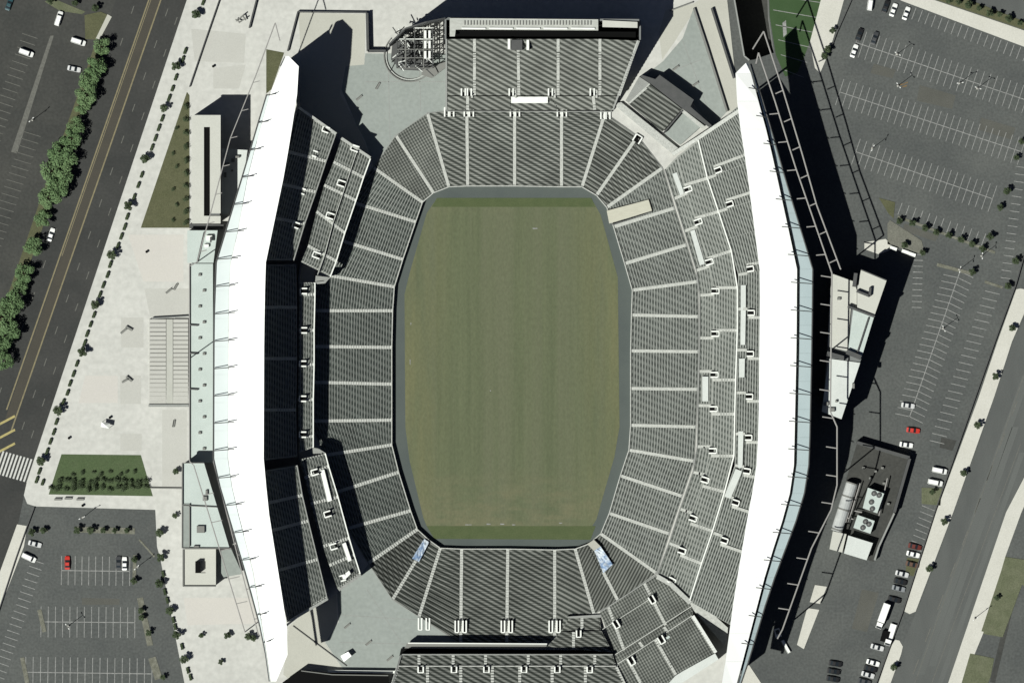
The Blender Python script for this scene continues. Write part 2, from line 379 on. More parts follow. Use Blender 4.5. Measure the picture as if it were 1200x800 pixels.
b = MB(); b.prism([(20, 614), (32, 616), (28, 640), (-1, 715), (-30, 790), (-50, 790), (-1, 672)], 0, .13); struct('sidewalk', b, M['walk'])

# pale line and stall lines of the lot beside the avenue
b = MB(); b.prism([(59, 42), (63, 42), (20, 180), (13, 178)], .02, .02); struct('painted_walkway', b, M['paint_dim'])
b = MB()
for k in range(34):
    v = 45 + k * 8; c = 48 - (v - 45) * .36
    b.prism([(c - 22, v - 6), (c - 22, v - 5.2), (c - 4, v + .8), (c - 4, v)], .02, .02)
    if v > 150: b.prism([(c + 20, v - 3), (c + 20, v - 2.3), (c + 40, v + 3.7), (c + 40, v + 3)], .02, .02)
struct('stall_lines', b, M['paint_dim'])
b = MB(); b.prism([(52, 2), (66, 0), (90, 10), (100, 14), (96, 17), (70, 13)], .02, .05); struct('bare_verge', b, M['lawn_light'])
b = MB(); b.prism([(99, 18), (118, 14), (127, 18), (128, 22), (115, 47), (100, 46)], 0, .14); struct('verge', b, M['lawn'])
b = MB(); b.prism([(126, 17), (131, 20), (117, 46), (112, 46)], .02, .16); struct('verge_walk', b, M['beige'])
b = MB(); b.prism([(112, 50), (122, 52), (100, 118), (66, 222), (8, 384), (-40, 520), (-56, 520), (-4, 384), (50, 226), (88, 120)], 0, .10); struct('median_strip', b, M['lawn'])

# lawns by the plaza
b = MB(); b.prism([(219, 108), (222, 112), (222, 267), (165, 267)], .10, .20); struct('lawn', b, M['lawn'])
b = MB(); b.prism([(72, 532), (165, 533), (179, 581), (57, 579)], .10, .20); struct('lawn', b, M['lawn_green'])
b = MB(); b.prism([(312, 58), (333, 62), (318, 105), (312, 110)], .10, .20); struct('lawn', b, M['lawn'])
for uv, mm in (([(169, 338), (222, 338), (222, 369), (176, 371)], 'panel'), ([(142, 372), (168, 372), (168, 407), (142, 407)], 'panel'),
               ([(141, 440), (165, 440), (165, 473), (141, 473)], 'panel'), ([(141, 508), (166, 508), (166, 528), (141, 528)], 'panel'),
               ([(190, 480), (219, 480), (219, 570), (190, 570)], 'panel'), ([(150, 275), (215, 275), (215, 330), (168, 330)], 'panel_pink'),
               ([(100, 440), (138, 440), (138, 472), (92, 472)], 'panel_pink'), ([(224, 34), (288, 40), (286, 74), (228, 72)], 'panel'),
               ([(215, 700), (300, 700), (304, 730), (220, 732)], 'panel_pink'), ([(250, 80), (288, 76), (280, 104), (250, 104)], 'panel')):
    struct('paving_panel', MB().prism(uv, .11, .145), M[mm], plaza)

# corner decks inside the ring
for uv, mm, h in (([(405, 78), (427, 76), (428, 63), (524, 63), (524, 130.2), (501, 132.7), (464, 158.6), (438, 196), (428, 165), (418, 147), (400, 105)], 'deck', .20),
               ([(352, 66), (350, 15), (428, 17), (427, 76), (404, 78), (398, 110), (420, 150), (436, 190), (400, 160), (352, 128)], 'beige', .17),
               ([(424, 672), (431.5, 660.5), (460, 702.5), (491, 722.5), (540, 754), (500, 754), (476, 757), (466, 786), (404, 786), (381, 752), (397, 728), (395, 694)], 'deck', .20),
               ([(338, 734), (356, 718), (394, 696), (395, 728), (380, 752), (404, 786), (345, 800), (332, 790)], 'beige', .17),
               ([(777, 72), (800, 45), (812, 12), (852, 131), (834, 150), (812, 120), (785, 100), (754, 90)], 'deck', .20),
               ([(780, 12), (812, 5), (850, -20), (862, 92), (866, 130), (853, 131), (813, 14), (790, 50), (776, 70), (772, 40)], 'beige', .16)):
    struct('concourse_deck', MB().prism(uv, .10, h), M[mm], plaza)

b = MB()
for p, q in (((491, 62), (493, 131)), ((428, 96), (523, 96)), ((455, 76), (457, 164)), ((800, 48), (836, 146)), ((786, 84), (822, 70)), ((430, 690), (470, 752)), ((400, 720), (492, 726)), ((398, 752), (478, 754))):
    b.wall(P(*p, .2), P(*q, .2), .22, .2, .225)
part('deck_joints', b, M['conc'], plaza)
# practice field, walks and lots on the right
b = MB(); b.prism([(900, -60), (966, -60), (962, 0), (949, 50), (935, 85), (920, 90), (909, 64), (902, 20)], .012, .012); struct('practice_field', b, M['practice'])
b = MB()
for k in range(6):
    v = -6 + k * 17.5; b.prism([(903 + k * 3, v), (962 - k * 4, v + 9), (962 - k * 4, v + 9.8), (903 + k * 3, v + .8)], .018, .018)
b.prism([(917, 27), (921, 24), (922, 40), (918, 44)], .018, .018)
struct('practice_field_lines', b, M['paint'])
b = MB(); b.prism([(964, -20), (990, -20), (989, 0), (978, 40), (972, 60), (961, 86), (955, 80), (949, 50), (962, 0)], 0, .13); struct('sidewalk', b, M['walk'])
b = MB(); b.prism([(1030, -20), (1062, -20), (1094, 0), (1200, 36), (1260, 58), (1260, 78), (1200, 55), (1056, 1)], 0, .13); struct('sidewalk', b, M['walk'])
b = MB(); b.prism([(1094, -1), (1110, -10), (1212, 30), (1206, 37)], 0, .12); struct('verge', b, M['lawn'])
b = MB(); b.prism([(1112, -14), (1120, -60), (1400, -60), (1400, 90), (1214, 29)], .012, .012); struct('side_road', b, M['road2'])
b = MB(); b.prism([(1205, 340), (1196, 338), (1191, 339), (1169, 400), (1147, 465), (1097, 600), (1062, 708), (1060, 716), (1066, 719), (1073, 716), (1079, 700), (1117, 600), (1165, 465), (1186, 400), (1210, 345)], 0, .13)
struct('sidewalk', b, M['walk'])
b = MB(); b.prism([(1049, 749), (1054, 750), (1058, 757), (1056, 766), (1040, 810), (1026, 810), (1044, 757)], 0, .13); struct('sidewalk', b, M['walk'])
b = MB(); b.prism([(1215, 345), (1187, 402), (1166, 467), (1118, 602), (1080, 702), (1059, 752), (1045, 810), (1040, 850), (1096, 850), (1111, 800), (1179, 600), (1200, 557), (1260, 420)], .012, .012); struct('side_road', b, M['road2'])
b = MB(); b.prism([(1205, 550), (1179, 600), (1111, 800), (1103, 830), (1120, 830), (1128, 800), (1152, 742), (1178, 652), (1197, 600), (1215, 560)], 0, .13); struct('sidewalk', b, M['walk'])
b = MB(); b.prism([(1152, 742), (1178, 652), (1230, 660), (1212, 700), (1194, 680), (1174, 746)], .0, .16); struct('verge', b, M['lawn_light'])
b = MB(); b.prism([(1178, 654), (1198, 658), (1198, 684), (1175, 746), (1150, 739)], .0, .18); struct('verge', b, M['lawn_light'])
b = MB(); b.prism([(1137, 765), (1165, 771), (1161, 792), (1146, 830), (1118, 830)], .0, .16); struct('verge', b, M['lawn_light'])
b = MB(); b.prism([(1186, 690), (1192, 692), (1166, 800), (1160, 798)], .02, .03); struct('lot_edge', b, M['asphalt_dark'])

def stall_row(mb, p0, p1, n, depth, sides=(1, -1), lw=.7, centre=True, skip=(), tilt=0.0, z=.02):
    p0 = Vector(p0); p1 = Vector(p1); d = (p1 - p0); L = d.length; d.normalize(); nrm = Vector((-d.y, d.x))
    if centre:
        h = nrm * lw * .6
        mb.prism([tuple(p0 - h), tuple(p1 - h), tuple(p1 + h), tuple(p0 + h)], z, z)
    for i in range(n + 1):
        if i in skip: continue
        q = p0 + d * (L * i / n)
        for s in sides:
            e = q + nrm * s * depth + d * tilt * depth
            g = d * lw / 2
            a = q + nrm * s * lw * .7
            mb.prism([tuple(a - g), tuple(e - g), tuple(e + g), tuple(a + g)], z, z)
b = MB()
stall_row(b, (1066, 6), (1204, 58), 18, 15, (1,), .75, False, tilt=.0)
stall_row(b, (1003, 50), (1210, 120), 27, 16)
stall_row(b, (984, 108), (1197, 178), 28, 16)
stall_row(b, (1003, 178), (1163, 233), 21, 16)
stall_row(b, (1052, 252), (1150, 288), 12, 15, (-1,), .75, False)
stall_row(b, (1190, 195), (1172, 325), 15, 12, (-1,), .75, False)
struct('stall_lines', b, M['paint'])
b = MB()
stall_row(b, (1125, 318), (1066, 488), 23, 17, (1, -1), .75, True, tilt=.12)
stall_row(b, (1172, 345), (1107, 520), 21, 18, (1,), .75, False, tilt=.12)
stall_row(b, (1082, 585), (1066, 640), 8, 17, (-1,), .75, False, tilt=.1)
stall_row(b, (1070, 298), (1068, 360), 9, 12, (-1,), .75, False)
struct('stall_lines', b, M['paint'])
b = MB()
stall_row(b, (72, 668), (152, 669), 10, 17, lw=.8)
stall_row(b, (48, 728), (158, 729), 13, 18, lw=.8)
stall_row(b, (30, 787), (178, 789), 17, 18, lw=.8)
stall_row(b, (36, 655), (-10, 790), 18, 16, (-1,), .75, False)
struct('stall_lines', b, M['paint'])
b = MB()
for u, v, r_ in ((1056, 99, 4), (1062, 97, 2), (1060, 101, 3)): b.prism([(u - r_, v + .5), (u + r_, v - 1.2), (u + r_, v + .2), (u - r_, v + 1.8)], .024, .024)
struct('orange_marks', b, M['orange'])
for u0, v0, u1, v1, wd in ((1052, 254, 1166, 296, 3), (1098, 310, 1140, 321, 4), (1154, 330, 1175, 337, 3), (90, 620, 158, 622, 7), (41, 621, 56, 621, 4), (164, 700, 176, 756, 7), (158, 650, 157, 684, 4), (178, 770, 186, 795, 9), (46, 714, 52, 740, 5), (26, 770, 32, 800, 5),
                           (163, 632, 181, 652, 2)):
    a = Vector((u0, v0)); c = Vector((u1, v1)); n = Vector((-(c - a).y, (c - a).x)).normalized() * wd / 2
    struct('planted_island', MB().prism([tuple(a - n), tuple(c - n), tuple(c + n), tuple(a + n)], 0, .13), M['island'])
b = MB(); b.prism([(1030, 232), (1049, 237), (1047, 256), (1041, 250)], 0, .13); struct('verge', b, M['lawn'])
b = MB(); b.prism([(1043, 258), (1080, 282), (1084, 298), (1072, 296), (1040, 286), (1040, 262)], 0, .13); struct('verge', b, M['beige'] if 0 else mat('worn_verge', (.10, .10, .085), 1, (.15, .148, .125), .3, .6, fine=.2))
b = MB(); b.prism([(1080, 571), (1104, 572), (1102, 592), (1080, 590)], 0, .13); struct('verge', b, M['lawn_light'])
b = MB(); b.prism([(1063, 653), (1080, 655), (1074, 676), (1061, 672)], .02, .10); struct('bare_verge', b, M['lawn'])
b = MB(); b.prism([(1103, 512), (1121, 516), (1116, 528), (1101, 524)], .014, .016); struct('asphalt_patch', b, M['asphalt_dark'])
for uv in ([(955, 685), (969, 687), (961, 707), (949, 705)], [(946, 712), (960, 714), (942, 760), (934, 755)], [(1013, 284), (1038, 280), (1048, 291), (1030, 298), (1013, 292)]):
    struct('concrete_slab', MB().prism(uv, 0, .13), M['walk'])
b = MB(); b.prism([(868, 790), (876, 776), (900, 812), (890, 830), (866, 830)], 0, .14); struct('sidewalk', b, M['walk'])

# ------------------------------------------------------------------ seating
def seat_block(parent, f0, f1, b1, b0, z0, z1, seatmat, stepmat, row=0.9, seat_d=.62, seat_h=.30, margin=.7):
    """one block between two aisles: stepped concrete with rows of seats"""
    F0, F1 = P(*f0, z0), P(*f1, z0); B0, B1 = P(*b0, z1), P(*b1, z1)
    depth = (((F0 + F1) - (B0 + B1)) / 2); depth = Vector((depth.x, depth.y)).length
    n = max(2, round(depth / row))
    st = MB(); se = MB()
    def Lp(t): return F0.lerp(B0, t)
    def Rp(t): return F1.lerp(B1, t)
    for i in range(n):
        t0, t1 = i / n, (i + 1) / n; zz = z0 + (z1 - z0) * (i + 1) / n; zp = z0 + (z1 - z0) * i / n - (.6 if i == 0 else 0)
        a, c = Lp(t0), Rp(t0); d, e = Rp(t1), Lp(t1)
        st.add([(a.x, a.y, zp), (c.x, c.y, zp), (c.x, c.y, zz), (a.x, a.y, zz), (d.x, d.y, zz), (e.x, e.y, zz)], [(0, 1, 2, 3), (3, 2, 4, 5)])
        ts = t1 - (t1 - t0) * seat_d
        a, c, d, e = Lp(ts), Rp(ts), Rp(t1 - (t1 - t0) * .04), Lp(t1 - (t1 - t0) * .04)
        W = (c - a).length
        if W < 2 * margin + .6: continue
        k = margin / W
        q = [a.lerp(c, k), a.lerp(c, 1 - k), e.lerp(d, 1 - k), e.lerp(d, k)]
        # the row rises to its backrests
        se.hexa([(p.x, p.y, zz + .05) for p in q], [(p.x, p.y, zz + h) for p, h in zip(q, (seat_h, seat_h, seat_h + .16, seat_h + .16))])
    if seatmat in (NS, NSU, DG, DG2, DG3): stepmat = seatmat
    blk = part('seating_block', st, stepmat, parent)
    if se.v: part('seat_rows', se, seatmat, blk, 'stuff')
    return blk
def aisle(parent, f, b, z0, z1, wd=1.05, name='aisle_stair', lift=.28):
    F, B = P(*f, z0), P(*b, z1); d = Vector((B.x - F.x, B.y - F.y)); L = d.length; d.normalize(); nn = Vector((-d.y, d.x)) * wd / 2
    n = max(2, round(L / .9)); mb = MB()
    for i in range(n):
        t0, t1 = i / n, (i + 1) / n; zz = z0 + (z1 - z0) * t1 + lift; zp = z0 + (z1 - z0) * t0 - .3
        p, q = F.lerp(B, t0), F.lerp(B, t1)
        mb.hexa([(p.x - nn.x, p.y - nn.y, zp), (p.x + nn.x, p.y + nn.y, zp), (q.x + nn.x, q.y + nn.y, zp), (q.x - nn.x, q.y - nn.y, zp)],
                [(p.x - nn.x, p.y - nn.y, zz), (p.x + nn.x, p.y + nn.y, zz), (q.x + nn.x, q.y + nn.y, zz), (q.x - nn.x, q.y - nn.y, zz)])
    return part(name, mb, M['aisle'], parent)
def polywall(parent, name, uvs, z0, z1, wd, mt, closed=False, kind=None):
    mb = MB(); n = len(uvs)
    for i in range(n if closed else n - 1):
        a, c = uvs[i], uvs[(i + 1) % n]
        za = z0[i] if isinstance(z0, list) else z0; zc = z0[(i + 1) % n] if isinstance(z0, list) else z0
        ta = z1[i] if isinstance(z1, list) else z1; tc = z1[(i + 1) % n] if isinstance(z1, list) else z1
        mb.wall(P(*a, ta), P(*c, tc), wd, (za, zc), (ta, tc))
    return part(name, mb, mt, parent, kind)
def tier(parent, pairs, z0, z1, seatmat, stepmat, row=.9, aisles=None, margin=.65, seat_d=.62, wd=1.05):
    for i in range(len(pairs) - 1):
        (f0, b0), (f1, b1) = pairs[i], pairs[i + 1]
        seat_block(parent, f0, f1, b1, b0, z0, z1, seatmat if not isinstance(seatmat, list) else seatmat[i], stepmat, row, seat_d, margin=margin)
    for i, (f, b) in enumerate(pairs):
        if aisles is None or i in aisles: aisle(parent, f, b, z0, z1, wd)
def vomitory(parent, u, v, du, dv, z, ln=9, wd=6, h=1.3):
    h += .35
    """walled doorway cut into a tier; (du,dv) points up the stand"""
    d = Vector((du, -dv)).normalized(); n = Vector((-d.y, d.x)); c = P(u, v, z); c2 = Vector((c.x, c.y))
    L, Wd = ln * S0, wd * S0
    mb = MB()
    for s in (-1, 1): mb.wall(c2 + n * s * Wd / 2 - d * L / 2, c2 + n * s * Wd / 2 + d * L / 2, .5, z - 1.0, z + h)
    mb.wall(c2 + d * L / 2 - n * Wd / 2, c2 + d * L / 2 + n * Wd / 2, .36, z - 1.0, z + h - .05)
    o = part('vomitory', mb, M['white'], parent)
    g = MB(); a = c2 - d * L * .45; e = c2 + d * L * .45; k = n * (Wd / 2 - .25)
    g.hexa([(p.x, p.y, z - .9) for p in (a - k, e - k, e + k, a + k)], [(p.x, p.y, z + .62) for p in (a - k, e - k, e + k, a + k)])
    part('opening_shade', g, M['black'], o)  # black slab paints the shade inside the doorway
    return o
def platform(parent, uv, z, h=.35, mt='white'):
    return part('viewing_platform', MB().prism(uv, z - .6, z + h), M[mt], parent)

# --- lower bowl
bowl = thing('seating_bowl', 'lower ring of dark seats stepping down around the grass field', 'seating bowl', P(600, 430, FIELD_Z))
nA = len(A)
for i in range(nA):
    (f0, b0), (f1, b1) = A[i], A[(i + 1) % nA]
    if i in (0, 1): sm, stp, row = DG2, STEP, .85
    elif i in (2, 3, 4, 5, 22, 23, 24, 25, 21): sm, stp, row = NS, STEP, .8
    elif i in (6, 7): sm, stp, row = DG3, STEP, .9
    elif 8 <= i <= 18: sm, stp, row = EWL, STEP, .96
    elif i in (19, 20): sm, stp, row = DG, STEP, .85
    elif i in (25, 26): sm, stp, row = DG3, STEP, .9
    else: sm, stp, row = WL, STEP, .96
    seat_block(bowl, f0, f1, b1, b0, ROW0_Z, 0, sm, stp, row, .66)
    f, b_ = A[i]
    if i == 20: f = lerp(f, b_, .5)
    if i == 26: f = lerp(f, b_, .32)
    zf = ROW0_Z + (0 if f == A[i][0] else (6.6 * (.5 if i == 20 else .32)))
    aisle(bowl, f, b_, zf, 0, 1.1)
polywall(bowl, 'field_wall', [f for f, b in A], FIELD_Z, ROW0_Z + .9, .34, M['aisle'], True)
polywall(bowl, 'back_rim', [b for f, b in A], -1.0, .32, .5, M['conc'], True)
for i, (u, v) in enumerate(((526, 130), (549, 130), (603, 130), (658, 130), (709, 133))):
    vomitory(bowl, u - 2.6, v + 1.5, 0, -1, -.6, 11, 4.6, 1.1); vomitory(bowl, u + 3.4, v + 1.5, 0, -1, -.6, 11, 4.6, 1.1)
for u, v in ((540, 733), (594, 733), (650, 733), (497, 730)):
    vomitory(bowl, u - 4.6, v + .5, 0, 1, -.7, 14, 3.8, .9); vomitory(bowl, u + 4.4, v + .5, 0, 1, -.7, 14, 3.8, .9)
vomitory(bowl, 747, 163, .5, -.8, -.3, 9, 8, 1.0)

def band(pts_front, off):
    """offset a polyline to its right-hand side (plan pixels)"""
    out = []
    for i, p in enumerate(pts_front):
        a = Vector(pts_front[max(0, i - 1)]); c = Vector(pts_front[min(len(pts_front) - 1, i + 1)])
        d = (c - a).normalized(); n = Vector((-d.y, d.x)); out.append((p[0] + n.x * off, p[1] + n.y * off))
    return out

# --- north upper stand
ns = thing('grandstand', 'tall stand behind the field end under the long pale scoreboard', 'grandstand', P(630, 90, 0))
f_ = [(524, 129), (548, 129), (600, 129), (657, 129), (697, 129), (717, 130)]
m_ = [(524, 113), (548, 113), (600, 113), (646, 113), (695, 113), (724, 113)]
bk = [(524, 46), (556, 46), (607, 46), (654, 46), (703, 46), (748, 48)]
zN0, zN1, zN2 = .9, 4.4, 20.0
tier(ns, list(zip(f_, m_)), zN0, zN1, NSU, STEPL, .8, (1, 4), seat_d=.62)
m2 = [(524, 112), (556, 112), (608, 112), (654, 112), (703, 112), (725, 112)]
tier(ns, list(zip(m2, bk)), zN1 + .5, zN2, NSU, STEPL, .8, (1, 2, 3, 4, 5), seat_d=.66)
polywall(ns, 'end_wall', [(523, 129), (523, 46)], [0, 0], [1.4, 21], .6, M['conc'])
polywall(ns, 'end_wall', [(718, 129), (749, 48)], [0, 0], [1.4, 21], .6, M['conc'])
polywall(ns, 'rear_wall', [(523, 22), (749, 24)], 0, 22.5, .8, M['facade'])
polywall(ns, 'end_wall', [(522, 46), (522, 22)], 0, 21, .6, M['facade'])
polywall(ns, 'end_wall', [(750, 47), (750, 24)], 0, 21, .6, M['facade'])
polywall(ns, 'front_parapet', [(524, 130.5), (717, 131)], -.2, 1.5, .3, M['conc'])
part('rear_concourse', MB().prism([(523, 45.5), (749, 47.5), (749, 24), (523, 22)], 16, 17), M['black'], ns)  # near-black floor paints the shade of the recess behind the seats
for u in (543, 550, 599, 645, 694): vomitory(ns, u, 108, 0, -1, zN1 + 1.3, 9, 4.5, 1.2)
for u in (553, 604, 650, 699): aisle(ns, (u, 115), (u, 104), zN1 + .4, zN1 + 2.4, .7)
platform(ns, [(599, 113.5), (642, 113.5), (642, 121), (599, 121)], zN1 - .6, 1.0)
bx = part('camera_booth', MB().prism([(599, 47), (612, 47), (612, 59), (599, 59)], zN2 - 2.5, zN2 + 1.0), M['darksteel'], ns)
part('booth_wall', MB().prism([(595, 46), (598, 46), (598, 58), (595, 58)], zN2 - 3, zN2 + .8), M['white'], bx)
part('booth_wall', MB().prism([(617, 47), (620, 47), (620, 59), (617, 59)], zN2 - 3, zN2 + .8), M['white'], bx)

# --- scoreboard on its back wall
sb = thing('scoreboard', 'long pale scoreboard along the top of the field end stand', 'scoreboard', P(613, 30, 17))
part('frame', MB().prism([(527, 21.5), (701, 23), (701, 36), (534, 35), (533, 43), (527, 43)], 22, 23.6), mat('scoreboard_casing', (.30, .305, .28), .8, (.42, .425, .40), .5, .5, (1, 3, 1)), sb)
for i in range(5):
    u = 541 + i * 32; part('lamp_rail', MB().prism([(u, 32.5), (u + 28, 32.8), (u + 28, 34.6), (u, 34.4)], 23.6, 24.1), M['white'], sb)
b = MB()
for i in range(42): b.prism([(544 + i * 3.6, 24.5), (545.2 + i * 3.6, 24.5), (545.2 + i * 3.6, 29.5), (544 + i * 3.6, 29.5)], 23.6, 23.9)
part('louvres', b, M['bench'], sb, 'stuff')
s_ = MB(); a, c = P(534, 36, 22), P(745, 37.5, 22); d, e = P(745, 44.5, 18), P(534, 43.5, 18); s_.hexa([d, c, a, e] if 0 else [(e.x, e.y, 17.4), (d.x, d.y, 17.4), (c.x, c.y, 17.4), (a.x, a.y, 17.4)], [(e.x, e.y, 17.8), (d.x, d.y, 17.8), (c.x, c.y, 21.8), (a.x, a.y, 21.8)])
part('screen', s_, M['black'], sb)
part('sign_box', MB().prism([(706, 24), (747, 26), (747, 33), (706, 32)], 21.8, 23.4), M['creamroof'], sb)

# --- small stand between the corner and the terrace
cs = thing('grandstand', 'small slanted stand with terrace beside the grey corner deck', 'grandstand', P(766, 126, 0))
seat_block(cs, (736, 121), (776, 155), (799, 128), (762, 99), 2.2, 6.0, DG3, STEP, .95, .6)
part('side_slab', MB().prism([(749, 90), (761, 98), (737, 121), (733, 118)], 0, 4.5), M['conc'], cs)
part('side_slab', MB().prism([(761, 98), (763, 100), (738, 122), (736, 121)], 0, 5.5), M['aisle'], cs)
part('side_slab', MB().prism([(799, 129), (800.5, 130), (778, 157), (776.5, 156)], 0, 5.5), M['darksteel'], cs)
part('terrace', MB().prism([(801, 131), (822, 148), (797, 170), (779, 157)], 0, 2.4), M['deck'], cs)
part('terrace_wall', MB().prism([(799, 127), (826, 148), (822, 151), (797, 130)], 0, 5.0), M['aisle'], cs)
part('rear_wall', MB().prism([(768, 93), (773, 88), (813, 117), (809, 125), (834, 147), (832, 150), (798, 126), (762, 98), (750, 90), (752, 88)], 0, 6.3), M['darksteel'], cs)  # dark slab painting the stand's cast shadow, drawn to its stepped outline
part('walkway', MB().prism([(723, 121), (728, 120), (795, 174), (791, 180), (786, 179), (722, 125)], 0, 1.6), M['aisle'], cs)

# --- east stand
es = thing('grandstand', 'curved two tier sunlit stand of grey seats beneath the right white roof', 'grandstand', P(850, 430, 0))
z1a, z1m, z1b, z2a, z2b = 1.2, 4.0, 9.5, 10.6, 22.0
E1a = [((779, 199), (793, 184)), ((790, 233), (804, 227)), ((802, 271), (818, 265)), ((816, 317), (831, 312)), ((820, 346), (836, 345)), ((820, 396), (836, 396)), ((819, 435), (835, 435)),
       ((818, 475), (834, 475)), ((817, 523), (833, 523)), ((812, 553), (827, 556)), ((797, 596), (811, 601)), ((784, 636), (797, 641)), ((770, 673), (784, 682))]
E1a = [(f, lerp(f, b_, 1.14)) for f, b_ in E1a]
tier(es, E1a, z1a, z1m, EWU, STEPL, .96, range(1, 13), .6)
E1b = [((793, 184), (818, 164)), ((802, 217), (829, 209)), ((814, 256), (842, 248)), ((829, 303), (857, 294)), ((836, 337), (864, 337)), ((836, 387), (864, 387)), ((835, 445), (862, 445)),
       ((834, 485), (861, 485)), ((833, 534), (860, 534)), ((823, 569), (849, 576)), ((809, 613), (835, 622)), ((797, 650), (822, 660)), ((784, 682), (808, 704))]
tier(es, E1b, z1m + .02, z1b, EWU, STEPL, .96, range(1, 13), .6)
E2 = [((818, 164), (868, 122)), ((829, 209), (905, 180)), ((842, 248), (918, 224)), ((853, 280), (928, 258)), ((865, 322), (937, 310)), ((865, 362), (937, 362)), ((864, 410), (937, 410)), ((863, 460), (936, 460)),
      ((862, 508), (936, 508)), ((861, 545), (934, 556)), ((849, 580), (920, 602)), ((836, 624), (906, 648)), ((823, 660), (892, 690)), ((808, 704), (870, 740))]
EWU2 = wave_mat('upper_grey_seats', (.03, .035, .031), (.085, .092, .083), R(24), 2.0, .7, .02, R(-62), 1.1, .5)
tier(es, E2, z2a, z2b, EWU2, STEP, .9, (), .12)
for f, b_ in E2[1:12]:
    if f[1] in (280, 362 + 999): continue
    sg = -1 if f[1] < 323 else 1
    zt = lambda t: z2a + (z2b - z2a) * t
    d = Vector(b_) - Vector(f); L = d.length; d.normalize(); nn = Vector((-d.y, d.x)) * sg
    pin = Vector(f) + d * 11
    aisle(es, f, tuple(pin), zt(0), zt(11 / L), 1.0, lift=.62)
    vc = Vector(f) + d * 15 + nn * 4.5
    vomitory(es, vc.x, vc.y, d.x, d.y, zt(15 / L) + .7, 8, 5.5, 1.0)
    q0 = Vector(f) + d * 12 + nn * 10; q1 = q0 + d * 46
    aisle(es, tuple(q0), tuple(q1), zt(12 / L), zt(58 / L), 1.0, lift=.62)
polywall(es, 'guard_rail', [p[1] for p in E1b], z1b - .5, z2a + .9, .45, M['white'])
polywall(es, 'front_parapet', [p[0] for p in E1a], 0, z1a + .9, .35, M['conc'])
polywall(es, 'rear_wall', [(868, 122), (905, 180), (937, 310), (937, 410), (936, 508), (934, 556), (906, 648), (870, 740), (852, 800)], 0, 24, .9, M['facade'])
polywall(es, 'end_wall', [(788, 181), (818, 162), (866, 130)], [0, 0, 0], [3.6, 12, 22], 1.3, M['aisle'])
polywall(es, 'end_wall', [(770, 675), (786, 684), (809, 706)], [0, 0, 0], [3, 6.5, 12], 1.6, M['aisle'])
part('side_walkway', MB().prism([(808, 705), (815, 700), (853, 735), (852, 751), (848, 755), (813, 715)], 0, 10.5), M['aisle'], es)
for i, (u, v, du, dv) in enumerate(((806, 222, 1, -.35), (818, 260, 1, -.35), (831, 307, 1, -.3), (838, 341, 1, 0), (838, 391, 1, 0), (837, 439, 1, 0), (836, 479, 1, 0), (835, 528, 1, 0), (826, 562, 1, .3), (812, 607, 1, .35), (799, 645, 1, .35), (787, 680, 1, .5))):
    vomitory(es, u, v, du, dv, z1m + .6, 9, 5.5, 1.1)
for uv, zz in (([(788, 204), (793, 202), (802, 227), (797, 229)], 3.0), ([(809, 271), (814, 269), (826, 309), (820, 311)], 3.2), ([(823, 441), (830, 441), (830, 470), (823, 470)], 3.4),
               ([(868, 334), (876, 334), (876, 404), (868, 404)], 11.8), ([(866, 420), (874, 420), (874, 442), (866, 442)], 11.8), ([(865, 505), (873, 505), (873, 548), (865, 548)], 11.8),
               ([(862, 549), (870, 552), (856, 584), (849, 581)], 12.0)):
    platform(es, uv, zz, .7, 'whiteroof2' if 1 else 'white')
# --- south-east corner stand
ss = thing('grandstand', 'slanted corner stand of finely woven grey rows near the lower right', 'grandstand', P(765, 730, 0))
tier(ss, [((703, 717), (723, 769)), ((713, 711), (732, 763)), ((755, 683), (780, 732)), ((770, 674), (811, 709))], 1.0, 8.4, DG2, STEPL, .85, (1, 2), .6)
tier(ss, [((718, 769), (722, 778)), ((749, 752), (755, 760)), ((778, 734), (783, 741)), ((811, 711), (812, 720))], 9.0, 10.8, DG2, STEPL, .85, (1, 2), .5)
tier(ss, [((722, 779), (748, 830)), ((735, 771), (763, 822)), ((768, 749), (792, 790)), ((811, 722), (838, 764))], 11.6, 20.6, DG2, STEPL, .85, (0, 1, 2, 3), .6)
polywall(ss, 'guard_rail', [(717, 769), (812, 709)], 8, 9.2, .3, M['aisle'])
polywall(ss, 'guard_rail', [(722, 778.5), (811, 721)], 9, 12.0, .3, M['aisle'])
polywall(ss, 'guard_rail', [(706, 737), (756, 705), (766, 698)], 3.4, 4.6, .22, M['aisle'])
polywall(ss, 'front_parapet', [(703, 717), (770, 673)], 0, 1.8, .35, M['conc'])
polywall(ss, 'end_wall', [(812, 721), (839, 764)], 0, [12.4, 21.4], 1.0, M['white'])
part('rear_ledge', MB().prism([(838, 765), (842, 772), (780, 812), (768, 806), (800, 786)], 0, 19.6), M['whiteroof2'], ss)
for u, v in ((722, 731), (764, 702)): vomitory(ss, u, v, .5, .85, 4.6, 9, 5.5, 1.2)
for u, v in ((740, 774), (775, 749)): vomitory(ss, u, v, .5, .85, 12.8, 9, 6, 1.2)
part('terrace_unit', MB().prism([(778, 748), (784, 744), (787, 749), (781, 753)], 10, 13.5), M['paleroof'], ss)
